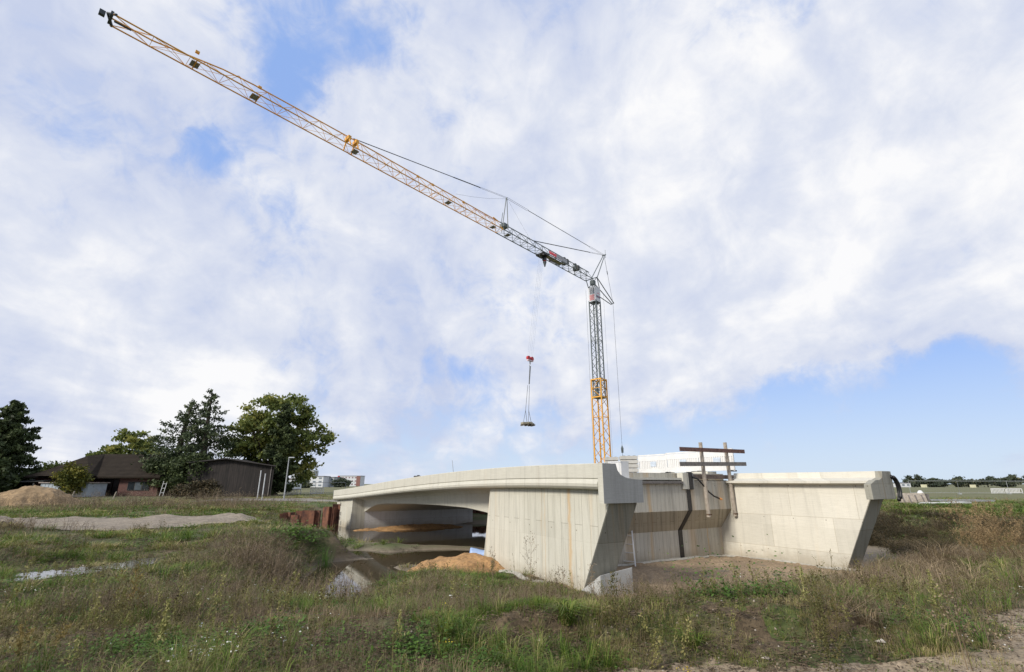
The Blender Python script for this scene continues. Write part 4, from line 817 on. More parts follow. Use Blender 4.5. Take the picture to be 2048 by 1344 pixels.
# far buildings
def bldg(name, x, y, w, d, h, wallm, label, floors, cols, rz=0, z0=-1.5, winm=None, roof=None, cat='building'):
    e = empty(name, (x, y, z0), rz, label, cat); MB().box((0, 0, h / 2), (w, d, h)).build('wall', wallm, e)
    for i in range(floors):
        for j in range(cols):
            MB().box((-w / 2 + (j + .5) * w / cols, -d / 2 - .02, (i + .55) * h / floors), (w / cols * .5, .06, h / floors * .42)).build('window', winm or GLASSD, e)
    MB().box((0, 0, h + .15), (w + .4, d + .4, .3)).build('roof', roof or simple('flat_roof_grey', (.25, .25, .26), .7), e)
    return e
PW = simple('far_white_render', (.62, .64, .66), .7, 0, .06, .3); PG = simple('far_grey_render', (.40, .42, .43), .7, 0, .06, .3); WFAR = simple('far_window', (.20, .24, .28), .3)
e = bldg('high_rise', -165, 400, 12, 10, 14, PG, 'pale grey high rise far behind the oak', 5, 4, winm=WFAR)
MB().box((5.2, -5.2, 6.5), (4.2, .2, 11)).build('green_panel', simple('green_facade', (.18, .33, .30), .6), e); MB().box((8.4, 1, 6.0), (4.6, 9, 11.5)).build('wing', PG, e)
bldg('apartment_block', -95, 250, 8.5, 9, 4.9, PW, 'white flat roofed block with small windows right of the high rise', 3, 3, winm=WFAR)
bldg('apartment_block', -90.5, 258, 4.2, 9, 4.6, PG, 'grey block joined to the right of the white flat roofed block', 2, 2, winm=WFAR)
bldg('office_building', -83, 200, 4.6, 6, 3.1, simple('dark_brown_cladding', (.10, .075, .075), .7), 'dark brown clad building below the high rise', 1, 2, winm=WFAR)
bldg('office_building', -86.4, 200.5, 2.4, 6, 3.3, simple('pale_blue_panel', (.45, .50, .60), .6), 'narrow pale blue building left of the dark brown one', 1, 1, winm=WFAR)
bldg('white_house', -67.4, 150, 3.6, 5, 2.2, PW, 'small white house seen past the lamp pole left', 1, 2, winm=WFAR, roof=simple('far_roof_dark', (.2, .17, .16), .8), cat='house')
bldg('white_house', -64.6, 152, 2.2, 5, 2.7, PW, 'narrow white house right of the lamp pole', 1, 2, winm=WFAR, roof=simple('far_roof_dark', (.2, .17, .16), .8), cat='house')
e = bldg('apartment_block', -110, 350, 15, 10, 6.6, PW, 'long white and red apartment block behind the bridge end', 3, 7, winm=simple('far_window_warm', (.30, .22, .24), .4))
MB().box((-7.3, -5.1, 3.3), (1.2, .3, 6.8)).build('red_stair_tower', RED, e); MB().box((6.2, -5.1, 3.3), (2.6, .3, 6.4)).build('brown_bay', simple('far_brown', (.25, .12, .10), .7), e)
bldg('white_house', 188, 250, 7, 8, 1.9, PW, 'low white house beyond the field at the right end block', 1, 3, winm=WFAR, roof=simple('far_roof_dark2', (.12, .11, .12), .8), cat='house')
def mesh_fence(x0, y0, n, w, h, ang, label, signs=()):
    z0 = h1(x0, y0) if abs(x0) < 60 else -1.5
    for i in range(n):
        x = x0 + math.cos(ang) * w * i; y = y0 + math.sin(ang) * w * i; z = h1(x, y)
        e = empty('mesh_fence_panel', (x, y, z), ang, label[i], 'fence panel', 'wire mesh site fence panels')
        mb = MB().tube([(0, 0, 0), (0, 0, h)], .03, 6).tube([(w, 0, 0), (w, 0, h)], .03, 6).tube([(0, 0, h), (w, 0, h)], .03, 6).tube([(0, 0, .2), (w, 0, .2)], .03, 6); mb.build('frame', LGR, e)
        mb = MB()
        for k in range(1, int(w / .35)): mb.box((k * .35, 0, h / 2), (.003, .003, h - .2))
        for k in range(1, 4): mb.box((w / 2, 0, k * h / 4), (w, .003, .003))
        mb.build('wire_mesh', LGR, e)
        MB().box((0, 0, .07), (.2, .6, .14)).build('foot', PG, e)
        if i in signs: MB().box((w * .3, -.04, h - .75), (.9, .03, .45)).build('sign', simple('pale_sign', (.68, .66, .45), .5), e)
mesh_fence(62, 80, 4, 7.2, 1.95, R(-4), ['mesh fence panel nearest the right end block with a yellow sign', 'second mesh fence panel from the right end block', 'third mesh fence panel from the end block, left of the white panels', 'mesh fence panel in front of the white panels at the right edge'], (0, 1))
mesh_fence(-34, 77, 2, 4.5, 1.6, 0, ['mesh fence panel left, behind the street lamp', 'mesh fence panel below the white flat roofed block'])
def gate(x, y, w, label, h=.75):
    e = empty('white_barrier', (x, y, h1(x, y)), 0, label, 'barrier', 'white barriers standing on the ground')
    mb = MB().box((w / 2, 0, h), (w, .08, .12)).box((w / 2, 0, .14), (w, .08, .10)).box((0, 0, h / 2), (.08, .08, h)).box((w, 0, h / 2), (.08, .08, h)); mb.build('frame', WHT, e)
    mb = MB()
    for i in range(1, int(w / .22)): mb.box((i * .22, 0, h / 2), (.09, .05, h - .1))
    mb.build('slats', WHT, e)
gate(-32.8, 74, 2.4, 'low white barrier left below the dark brown building'); gate(-29.0, 74, 1.8, 'white slatted barrier right below the white flat roofed block', .9)
gate(76.5, 82, 2.3, 'white barrier at the right edge, left one of two', .8); gate(79.0, 82, 2.4, 'white barrier at the right edge, right one of two', .75)
# material store in the field on the right
e = empty('board_stack', (31.4, 40.5, h1(31.4, 40.5)), R(-12), 'weathered timber panel leaning in the grass beside the right end block', 'timber panel')
MB().box((0, 0, .48), (1.9, .12, .78), M=Matrix.Rotation(R(-25), 3, 'X')).build('board', WOOD, e); MB().box((1.1, .3, .45), (.1, .8, .7)).build('side_board', WOODD, e)
for i in range(4): MB().box((-.7 + i * .45, -.22, .40), (.07, .05, .7), M=Matrix.Rotation(R(-25), 3, 'X')).build('batten', WOODD, e)
e = empty('slab_stack', (31.8, 38.6, h1(31.8, 38.6)), R(-8), 'flat white slabs lying in the grass in front of the timber panel', 'slab stack')
for i in range(5): MB().box((-1.2 + i * .7, .1 * (i % 2), .10 + .03 * i % 3), (.9, .7, .10), rz=.1 * i).build('slab', WHG, e)
MB().box((.2, 0, .20), (2.6, .5, .06)).build('top_slab', WHT, e)
e = empty('metal_frames', (37.0, 42, h1(37, 42)), R(-5), 'pale metal frames lying flat in the green grass', 'metal frames')
mb = MB()
for y in (0, .9, 1.8): mb.box((0, y, .18), (4.2, .07, .07))
for i in range(15): mb.box((-2.0 + i * .29, .9, .25), (.05, 1.9, .05))
mb.build('grid', LGR, e)
e = empty('white_bag', (46, 58, h1(46, 58)), 0, 'small white sack standing in the field by the fence', 'sack'); MB().tube([(0, 0, 0), (0, 0, .3), (.05, 0, .6), (.05, 0, .8)], [.3, .34, .28, .12], 8).build('bag', WHT, e, smooth=True)

# ---------------------------------------------------------------- trees
OAKL = tintmat('oak_leaves', [(0, (.070, .095, .028)), (.55, (.16, .20, .055)), (1, (.32, .31, .08))], transl=.42)
DARKL = tintmat('dark_evergreen', [(0, (.024, .034, .014)), (.6, (.058, .082, .030)), (1, (.11, .14, .05))], transl=.2)
SPRL = tintmat('spruce_needles', [(0, (.032, .048, .024)), (.6, (.080, .110, .050)), (1, (.15, .17, .085))], transl=.15)
YELL = tintmat('yellow_green_leaves', [(0, (.05, .065, .012)), (.6, (.13, .135, .025)), (1, (.26, .22, .03))])
FARL = tintmat('far_tree_leaves', [(0, (.045, .062, .045)), (.6, (.075, .095, .06)), (1, (.13, .13, .07))])
BUSHL = tintmat('brush_leaves', [(0, (.028, .024, .014)), (.5, (.066, .055, .028)), (.8, (.14, .10, .055)), (1, (.10, .12, .04))])
def leaves(name, P, size, tint, mat, parent=None, stretch=1.6, droop=0.0):
    n = len(P); d = rng.normal(size=(n, 3)); d[:, 2] -= droop; d /= np.linalg.norm(d, axis=1)[:, None] + 1e-9
    e = rng.normal(size=(n, 3)); e -= d * (d * e).sum(1)[:, None]; e /= np.linalg.norm(e, axis=1)[:, None] + 1e-9
    s = (size * rng.uniform(.6, 1.3, n))[:, None]
    V = np.stack((P - d * s * stretch / 2, P + e * s * .5, P + d * s * stretch / 2, P - e * s * .5), 1).reshape(-1, 3)
    return npmesh(name, V, Q=np.arange(4 * n).reshape(-1, 4), tint=np.repeat(np.clip(tint, 0, 1), 4), mat=mat, parent=parent)
def broad_tree(name, x, y, crown, top, lab, mat, nl=9000, ls=.30, trunk_r=.35, trunk_h=2.5, cat='tree', group=None, clump=.9, gaps=.35, seed=0, yellow=.0):
    """crown: list of (dx, dy, z, rx, ry, rz) ellipsoids above the base"""
    z0 = h1(x, y) if math.hypot(x, y) < 110 else -1.5
    e = empty(name, (x, y, z0 - .02), 0, lab, cat, group); rg = np.random.default_rng(seed + 5)
    tr = MB(); tr.tube([(0, 0, -.2), (.05, 0, trunk_h * .5), (0, 0, trunk_h)], [trunk_r * 1.25, trunk_r, trunk_r * .85], 8)
    C = []
    vol = np.array([c[3] * c[4] * c[5] for c in crown]) ** .75; vol /= vol.sum()
    for c, v in zip(crown, vol):
        k = max(5, int(v * nl / 95))
        for _ in range(k):
            d = rg.normal(size=3); d /= np.linalg.norm(d); r = rg.uniform(.15, 1) ** .45
            C.append((c[0] + d[0] * r * c[3], c[1] + d[1] * r * c[4], c[2] + d[2] * r * c[5]))
    C = np.array(C); C = C[C[:, 2] > .4]
    pk = rg.permutation(len(C))[:max(6, min(46, len(C) // 3))]
    for i in pk:
        t = Vector(C[i]); st = Vector((0, 0, trunk_h * rg.uniform(.7, 1.0))); mid = st.lerp(t, .5) + Vector((rg.normal() * .2, rg.normal() * .2, -.08 * (t - st).length + rg.normal() * .15))
        tr.tube([st, mid, t], [trunk_r * .42, trunk_r * .22, .02], 5)
    tr.build('trunk', BARK, e, smooth=True)
    per = nl // len(C); P = np.repeat(C, per, 0) + rg.normal(size=(len(C) * per, 3)) * np.array([clump, clump, clump * .55]) * .48
    ct = rg.uniform(.2, .75, len(C)); yl = (rg.random(len(C)) < yellow) * .45
    leaves('crown', P, ls, np.repeat(ct + yl, per) + rg.normal(size=len(P)) * .16, mat, e)
    return e
def conifer(name, x, y, h, rad, lab, mat, nl=9000, lean=0, group=None, ls=.24, seed=0, base=.12, dens=1, narrow=1.0, droop=.5):
    z0 = h1(x, y); e = empty(name, (x, y, z0 - .02), 0, lab, 'tree', group); rg = np.random.default_rng(seed + 50)
    tr = MB(); tr.tube([(0, 0, -.2), (lean * .5, 0, h * .5), (lean, 0, h * .98)], [rad * .07 + .1, rad * .05 + .06, .02], 7); P = []; Tn = []
    nb = int(46 * dens * h / 10)
    for i in range(nb):
        t = base + (1 - base) * (i + rg.random()) / nb; a = rg.random() * 6.28; L_ = rad * ((1 - t) ** narrow + .05) * rg.uniform(.55, 1.15); zb = h * t
        p0 = Vector((lean * t, 0, zb)); p2 = p0 + Vector((math.cos(a) * L_, math.sin(a) * L_, -.18 * L_ * droop + .22 * L_ * (t))); p1 = p0.lerp(p2, .55) + Vector((0, 0, -.10 * L_))
        tr.tube([p0, p1, p2], [.05, .03, .01], 4, False)
        k = int(nl / nb * (L_ / (rad * .55))); u = rg.random(k) ** .7
        A = np.outer((1 - u) ** 2, p0) + np.outer(2 * u * (1 - u), p1) + np.outer(u ** 2, p2)
        sp = (.10 + .22 * L_ * .35 * (1.2 - u))[:, None]
        A = A + rg.normal(size=(k, 3)) * sp * np.array([1, 1, .8]) - np.array([0, 0, 1]) * np.abs(rg.normal(size=(k, 1))) * droop * .35
        P.append(A); Tn.append(np.full(k, rg.uniform(.15, .8)) + rg.normal(size=k) * .15)
    tr.build('trunk', BARK, e, smooth=True); leaves('crown', np.concatenate(P), ls, np.concatenate(Tn), mat, e, stretch=2.0, droop=.6)
    return e
broad_tree('oak_tree', -34.0, 72, [(0, 0, 9.3, 6.2, 5.5, 4.6), (-4.0, 0, 7.6, 3.6, 3.5, 3.0), (4.2, 0, 7.6, 4.6, 3.5, 3.2), (0, 0, 5.2, 5.2, 4, 2.8), (3.2, 0, 4.2, 2.8, 3, 2.6), (1.5, -1, 11.0, 4, 3.5, 3.0), (6.6, 0, 7.8, 1.8, 2, 1.2)], 14.5, 'large spreading oak with yellowing green crown behind the black barn', OAKL, nl=21000, ls=.30, trunk_r=.5, trunk_h=3.6, clump=1.0, seed=2, yellow=.12)
conifer('columnar_cypress', -31.2, 67.5, 12.0, 2.6, 'dark narrow evergreen standing in front of the oak', DARKL, nl=13000, ls=.24, seed=3, base=.05, dens=1.5, narrow=.55, droop=.2)
conifer('spruce_tree', -44.4, 66, 12.3, 6.0, 'left one of the two loose dark spruces between house and barn', SPRL, nl=8000, ls=.18, seed=4, lean=1.2, dens=1.15, narrow=.8, base=.2)
conifer('spruce_tree', -40.6, 66.5, 13.9, 6.2, 'right and taller one of the two spruces between house and barn', SPRL, nl=9500, ls=.18, seed=5, lean=-.5, dens=1.2, narrow=.85, base=.2)
broad_tree('evergreen_bush', -41.8, 62.5, [(0, 0, 2.4, 2.6, 1.6, 2.4), (-1.6, 0, 3.4, 1.5, 1.2, 1.2), (1.6, 0, 2.6, 1.6, 1.4, 2.4)], 5, 'dark overgrown evergreen bush covering the right corner of the brick house', DARKL, nl=9000, ls=.22, trunk_r=.2, trunk_h=1, cat='bush', seed=6)
broad_tree('evergreen_bush', -38.2, 61.5, [(0, 0, 2.4, 2.2, 1.4, 2.6), (-1.2, 0, 3.6, 1.4, 1.2, 1.3)], 5, 'dark overgrown evergreen bush hiding the left end of the black barn', DARKL, nl=8000, ls=.22, trunk_r=.2, trunk_h=1, cat='bush', seed=7)
conifer('dark_fir', -61.6, 60, 11.2, 5.6, 'tall dense dark fir at the far left edge', DARKL, nl=22000, ls=.26, seed=8, dens=3.2, narrow=.75, base=.02, lean=.6, droop=.3)
broad_tree('dark_bush', -63, 57.5, [(0, 0, 2.8, 4.5, 2, 2.6), (3.6, 0, 2.0, 2, 1.6, 1.8)], 5, 'dark bushes below the tall fir at the far left edge', DARKL, nl=10000, ls=.25, trunk_r=.2, trunk_h=1, cat='bush', seed=9)
broad_tree('green_bush', -60.3, 67, [(0, 0, 2.2, 2.0, 1.4, 1.8)], 4, 'light green bush between the dark fir and the brick house roof', OAKL, nl=3500, ls=.24, trunk_r=.15, trunk_h=1, cat='bush', seed=10)
broad_tree('maple_tree', -65.3, 86, [(0, 0, 7.0, 3.9, 3, 3.4), (-4.0, 0, 4.4, 3.5, 2.5, 2.2), (3.5, 0, 5.5, 3.0, 2.5, 2.4)], 10, 'rounded green tree rising behind the brick house roof', OAKL, nl=13000, ls=.32, trunk_r=.35, trunk_h=3, seed=11, yellow=.1)
broad_tree('yellowing_tree', -49.1, 57, [(0, 0, 2.0, 1.45, 1.2, 1.6), (0, 0, 3.0, .8, .8, .9)], 4, 'small yellow green tree in front of the metal shed', YELL, nl=6500, ls=.16, trunk_r=.08, trunk_h=.8, seed=12, clump=.6)
broad_tree('round_bush', -33.5, 55, [(0, 0, .8, 2.6, 1.4, .9), (.6, 0, 1.2, 1.2, 1, .7)], 2, 'low sprawling green brown bush in front of the barn', BUSHL, nl=6500, ls=.13, trunk_r=.05, trunk_h=.3, cat='bush', seed=13, clump=.6)
FT = [(196, 250, 5.4, 4.2, 'far round green tree first right of the end block'), (205, 250, 4.2, 3.5, 'low far tree second from the end block'), (212, 255, 3.9, 4.0, 'low far tree third from the end block'), (219, 252, 4.6, 3.2, 'small far tree fourth from the end block'), (228, 255, 3.6, 3.6, 'low far bush fifth from the end block'), (228.5, 246, 4.9, 4.4, 'dark far tree near the middle of the right tree line'), (236, 246, 3.9, 3.6, 'low dark far tree right of the middle of the tree line'), (246, 252, 5.6, 5.0, 'broad far tree standing apart in the right tree line'), (258, 250, 2.6, 3.4, 'low far bush left of the large tree at the right edge'), (262.5, 252, 8.2, 7.2, 'large far tree at the right edge of the picture'),
      (-80, 195, 2.9, 3.2, 'far tree left of the dark brown building'), (-101, 262, 4.5, 4.5, 'far round tree between high rise and white block'), (-88, 262, 5.0, 4.2, 'far tree behind the grey block near the bridge end'), (-80, 240, 4.0, 3.4, 'far bush between the grey block and the red white block'), (139, 262, 3.3, 3.4, 'tiny far tree top above the right wing wall'), (50, 178, 4.6, 4.0, 'far tree seen right of the slab stack')]
for i, (x, y, hh, ww, lb) in enumerate(FT):
    broad_tree('far_tree', x, y, [(0, 0, hh * .58, ww, ww * .8, hh * .42), (ww * .5, 0, hh * .40, ww * .7, ww * .6, hh * .34), (-ww * .5, 0, hh * .42, ww * .7, ww * .6, hh * .34)], hh, lb, FARL, nl=2200, ls=.6, trunk_r=.2, trunk_h=hh * .4, group='trees along the far edge of the field', seed=20 + i, clump=1.4)

# ---------------------------------------------------------------- ground vegetation
GRASS = tintmat('grass_blades', [(0, (.038, .085, .012)), (.40, (.095, .175, .022)), (.70, (.19, .24, .045)), (.88, (.30, .27, .10)), (1, (.42, .35, .18))])
DRY = tintmat('dry_blades', [(0, (.10, .070, .042)), (.5, (.22, .165, .095)), (1, (.42, .33, .20))])
BROAD = tintmat('broad_leaves', [(0, (.032, .066, .014)), (.5, (.075, .150, .024)), (1, (.15, .235, .045))])
WEED = tintmat('dead_weed_stems', [(0, (.055, .040, .026)), (.5, (.15, .112, .070)), (1, (.30, .235, .155))], transl=0)
OLIVE = tintmat('olive_weeds', [(0, (.045, .045, .015)), (.5, (.10, .095, .030)), (1, (.19, .155, .055))])
def t_blades(n, h, spread, w, lean=.5, bend=.5, rg=rng, t0=0, t1=1):
    V = []; T = []; Q = []; TI = []
    for i in range(n):
        a = rg.random() * 6.28; r = spread * math.sqrt(rg.random()); b = a + rg.normal() * .8; hh = h * rg.uniform(.45, 1.1); l = lean * rg.uniform(.2, 1.2) * hh
        p = np.array([math.cos(a) * r, math.sin(a) * r, -.02]); d = np.array([math.cos(b), math.sin(b), 0]); s = np.array([-d[1], d[0], 0]) * w / 2
        m = p + d * l * .35 + np.array([0, 0, hh * .6]); t = p + d * l * (1 + bend * .3) + np.array([0, 0, hh * (1 - bend * .25)])
        k = len(V); V += [p - s, p + s, m + s * .8, m - s * .8, t]; Q.append((k, k + 1, k + 2, k + 3)); T.append((k + 3, k + 2, k + 4)); TI += [rg.uniform(t0, t1)] * 5
    return np.array(V), np.array(Q), np.array(T), np.array(TI)
def t_leaves(n, r, h, size, rg=rng, up=.7):
    V = []; Q = []; TI = []
    for i in range(n):
        c = np.array([rg.normal() * r * .5, rg.normal() * r * .5, abs(rg.normal()) * h * .6 + .01]); d = rg.normal(size=3); d[2] = abs(d[2]) * .35; d /= np.linalg.norm(d)
        nn = np.array([rg.normal() * .5, rg.normal() * .5, up + .2]); e = np.cross(d, nn); e /= np.linalg.norm(e); s = size * rg.uniform(.6, 1.3)
        k = len(V); V += [c - d * s * .5, c + e * s * .28, c + d * s * .5, c - e * s * .28]; Q.append((k, k + 1, k + 2, k + 3)); TI += [rg.uniform(0, 1)] * 4
    return np.array(V), np.array(Q), None, np.array(TI)
def t_weed(n, h, spread, w, twigs, dots, rg=rng, seed_size=.012, leaf=0, curve=.12, lsz=.03):
    V = []; Q = []; TI = []
    def rib(p, q, wa, wb, t):
        d = q - p; s = np.cross(d, rg.normal(size=3)); s /= np.linalg.norm(s) + 1e-9; k = len(V)
        V.extend([p - s * wa / 2, p + s * wa / 2, q + s * wb / 2, q - s * wb / 2]); Q.append((k, k + 1, k + 2, k + 3)); TI.extend([t] * 4)
    def dot(c, sz, t):
        d = rg.normal(size=3); d /= np.linalg.norm(d); e = np.cross(d, rg.normal(size=3)); e /= np.linalg.norm(e); k = len(V)
        V.extend([c - d * sz, c - e * sz * .7, c + d * sz, c + e * sz * .7]); Q.append((k, k + 1, k + 2, k + 3)); TI.extend([t] * 4)
    for i in range(n):
        a = rg.random() * 6.28; r = spread * math.sqrt(rg.random()) * .5; p = np.array([math.cos(a) * r, math.sin(a) * r, -.02]); hh = h * rg.uniform(.55, 1.1)
        q = p + np.array([math.cos(a) * spread * .6 * rg.random() + rg.normal() * curve * hh, math.sin(a) * spread * .6 * rg.random() + rg.normal() * curve * hh, hh]); m = (p + q) / 2 + np.append(rg.normal(size=2) * .04 * hh, 0)
        t = rg.uniform(0, 1); rib(p, m, w, w * .8, t); rib(m, q, w * .8, w * .4, t)
        for j in range(twigs):
            u = rg.uniform(.35, 1); b = (p + (m - p) * u * 2) if u < .5 else (m + (q - m) * (u - .5) * 2); L_ = hh * rg.uniform(.10, .28) * (1.25 - u * .7); aa = rg.random() * 6.28
            c = b + np.array([math.cos(aa) * L_ * .6, math.sin(aa) * L_ * .6, L_ * .8]); rib(b, c, w * .5, w * .3, t)
            for _ in range(dots): dot(b + (c - b) * rg.uniform(.35, 1.05) + rg.normal(size=3) * seed_size, seed_size, min(1, t + .2))
        for j in range(leaf): u = rg.uniform(.05, 1); dot(p + (q - p) * u + rg.normal(size=3) * max(.03, lsz), lsz * rg.uniform(.5, 1.2), rg.random())
    return np.array(V), np.array(Q), None, np.array(TI)
def scatter(name, temps, X, Y, scale, mat, label, cat='plants', dz=0, tint=None, wide=None, tilt=.12):
    n = len(X); Z = H(X, Y) + dz; pick = rng.integers(0, len(temps), n); Vs = []; Qs = []; Ts = []; Ti = []; off = 0
    for k, (V, Q, T, TI) in enumerate(temps):
        ii = np.nonzero(pick == k)[0]; m = len(ii)
        if not m: continue
        a = rng.random(m) * 6.283; c, s = np.cos(a), np.sin(a); sc = scale[ii]; wd = sc if wide is None else wide[ii]
        tx, ty = rng.normal(size=m) * tilt, rng.normal(size=m) * tilt
        x = V[None, :, 0] * wd[:, None]; y = V[None, :, 1] * wd[:, None]; z = V[None, :, 2] * sc[:, None]
        XX = x * c[:, None] - y * s[:, None] + z * tx[:, None] + X[ii][:, None]; YY = x * s[:, None] + y * c[:, None] + z * ty[:, None] + Y[ii][:, None]; ZZ = z + Z[ii][:, None]
        Vs.append(np.stack((XX, YY, ZZ), -1).reshape(-1, 3)); o_ = off + np.arange(m)[:, None, None] * len(V)
        Qs.append((Q[None] + o_).reshape(-1, 4))
        if T is not None: Ts.append((T[None] + o_).reshape(-1, 3))
        tn = TI[None, :] * .55 + (tint[ii][:, None] if tint is not None else .25) + rng.normal(size=(m, 1)) * .07
        Ti.append(np.clip(tn, 0, 1).ravel()); off += m * len(V)
    o = npmesh(name, np.concatenate(Vs), Q=np.concatenate(Qs), T=np.concatenate(Ts) if Ts else None, tint=np.concatenate(Ti), mat=mat)
    return tag(o, label, kind='stuff')
def cands(n, r0, r1, p=1.0):
    t = rng.uniform(R(-56), R(56), n); u = rng.random(n); r = np.exp(np.log(r0) + (np.log(r1) - np.log(r0)) * u ** p); return r * np.sin(t), r * np.cos(t), r
def allowed(X, Y, soil=False):
    s, w = toSW(X, Y); z = H(X, Y); ok = z > -2.96
    ok &= ~((s > -2) & (s < 32) & (w > .15) & (w < 12.3)) | ((s < -.9) & (w > 12.1)) | ((s < -2.0))
    if not soil: ok &= ~insoil(X, Y)
    ok &= ~intrack(X, Y); ok &= ~polyin(X, Y, farroad); ok &= ~((Y > 50.3) & (Y < 53.7) & (X < -44))
    ok &= ~pudd(X, Y) | (rng.random(X.shape) < .22)
    for cx, cy, rx, ry in ((-1.7, 20, 2.2, 1.9), (-42.5, 45.5, 3.4, 2.2)): ok &= np.hypot((X - cx) / rx, (Y - cy) / ry) > .95
    # under and behind structures that stand on the plateau
    ok &= ~((Y > 56.5) & (X < -28) & (X > -62) & (Y < 72))
    return ok
def inbank(X, Y):
    return (np.abs(Y - 6.28 - (fbm(X, Y, .7, 3, 201) - .5) * .5) < .27) & (X > -.5) & (X < 4.3) & (fbm(X, Y, .45, 3, 203) < .62)
def blob(X, Y, L_):
    v = np.zeros(X.shape)
    for x, y, r, a in L_: v = np.maximum(v, a * np.clip(1.25 - np.hypot(X - x, Y - y) / r, 0, 1))
    return v
LUSH = [(-1.0, 5.9, 1.0, .8), (-2.8, 6.6, .8, .6), (-4.4, 5.9, .8, .7), (-4.6, 8.4, .9, .8), (-1.9, 8.2, .7, .7), (-3.0, 9.0, 1.0, .8), (2.6, 7.3, .8, 1.1), (3.3, 7.0, .5, 1), (-6.6, 10.5, 1.4, .8), (-8.6, 20.6, 1.2, 1.3), (-16.5, 36.8, 2.5, 1), (-13.5, 12.5, 1.2, .6), (-6.2, 7.6, .8, .9), (-9.8, 11.5, 1.4, .7), (4.6, 6.7, .6, .8), (5.6, 8.6, .8, .7), (5.2, 6.2, .5, .6), (-17, 16, 2, .7), (-20, 45, 2.5, .6), (12.5, 12.5, 1, .8), (-2.6, 17.8, .5, .7)]
WEEDY = [(-5.2, 12.6, 1.8, 1.1), (-7.2, 15.2, 1.7, 1.2), (-3.2, 11.0, 1.3, 1), (-1.2, 8.9, 1.2, .9), (.2, 8.4, 1.3, .9), (1.8, 8.6, 1.4, .8), (-8.7, 18.2, 1.5, 1), (-24, 41, 5, .9), (-30, 40, 6, .9), (-36, 41, 5, .8), (-19, 39, 3, .8), (-42, 40, 4, .6), (9, 12.6, 2.5, .6), (12.5, 16, 3, .75), (16, 18, 4, .65), (11, 11, 2, .5), (-15.5, 15, 2, .8), (-19, 20, 3, .7), (4.8, 11.5, 2, .8), (14, 14, 2, .5), (-5.6, 9.2, 1, .7), (-2.2, 14.2, 1.0, .8), (-19, 11, 3, .8), (-6, 7.5, 1, .7), (2.6, 8.2, 1, .7)]
GREENY = [(11, 12, 1.3, .9), (13, 17, 1.4, .7), (10.3, 10.2, 1.0, .8), (15.5, 14.5, 1.2, .8), (-2.0, 16.4, 2.2, 1.3), (-.2, 14.8, 1.5, 1.3), (-1.0, 12.8, 1.6, 1.1), (1.0, 12.6, 1.2, 1), (-3.9, 17.6, 1.2, 1.1), (30, 36, 8, 1.2), (38, 42, 8, 1.2), (3.6, 8.6, 1.2, 1), (0, 6.1, 1.5, .9), (2.3, 6.1, .8, .6), (-8, 9.5, 2, .8), (-30, 36, 8, .8), (-20, 36, 5, .8), (7.5, 11.2, 1.6, 1.0), (9.5, 13.2, 1.2, .9), (-3.2, 19.6, .8, .9)]
BUSHY = [(19.5, 26.5, 3, 1.2), (24, 28, 4, 1.3), (17, 23.5, 2.5, 1), (29, 29, 4, 1.2), (34, 29, 4, 1.1), (21, 30, 3, 1.1), (26, 25, 3, .8), (38, 30, 5, 1)]

# short and medium grass
X, Y, r = cands(150000, 3.4, 75); ok = allowed(X, Y); nz = fbm(X, Y, 1.8, 4, 101); nz2 = fbm(X, Y, .55, 3, 103); z_ = H(X, Y)
lush = blob(X, Y, LUSH); gr = blob(X, Y, GREENY); wd_ = blob(X, Y, WEEDY); bs = blob(X, Y, BUSHY)
bank = inbank(X, Y)
dens = np.clip(.20 + 2.4 * (nz - .50) + 1.6 * (nz2 - .5) + gr * .8, 0, 1) * np.where(inpath(X, Y), .16, 1) * np.where(bank, .10, 1) * np.where((z_ < -2.7) & (Y > 20.5), .12, 1)
k = ok & (rng.random(len(X)) < dens); X, Y, r, nz, gr, nz2 = X[k], Y[k], r[k], nz[k], gr[k], nz2[k]
TG = [t_blades(16, .16, .09, .006, .6) for _ in range(5)]
hs = np.clip(.25 + 1.5 * (nz2 - .3) + gr * .4, .25, 1.4) * rng.uniform(.6, 1.35, len(X)) * np.where(r < 11, .72, 1); wide = hs * np.clip(r / 7, 1, 6)
scatter('grass', TG, X, Y, hs * np.clip(r / 16, 1, 1.45), GRASS, 'patchy green and yellowing grass over the ground', wide=wide, tint=np.clip(.28 - gr * .15 + (nz - .5) * 1.4 + (nz2 - .5) * .5, 0, .8))
# dry bent grass
X, Y, r = cands(52000, 4.2, 60); ok = allowed(X, Y, True); nz = fbm(X, Y, 1.5, 4, 111); wd_ = blob(X, Y, WEEDY); s_, w_ = toSW(X, Y)
soilf = insoil(X, Y); dens = np.clip(.06 + 1.6 * (nz - .53) + wd_ * .4, 0, 1) * np.where(inpath(X, Y), .1, 1) * np.where(soilf, .6 * sstep(17, 13.5, Y), 1)
k = ok & (rng.random(len(X)) < dens); X, Y, r, wd_ = X[k], Y[k], r[k], wd_[k]
TD = [t_blades(12, .30, .10, .0055, .75, .8) for _ in range(5)]; hs = rng.uniform(.5, 1.2, len(X)) * (.75 + wd_ * .4); wide = hs * np.clip(r / 8, 1, 4)
scatter('dry_grass', TD, X, Y, hs * np.clip(r / 22, 1, 2), DRY, 'tan dry grass bending among the weeds', wide=wide)
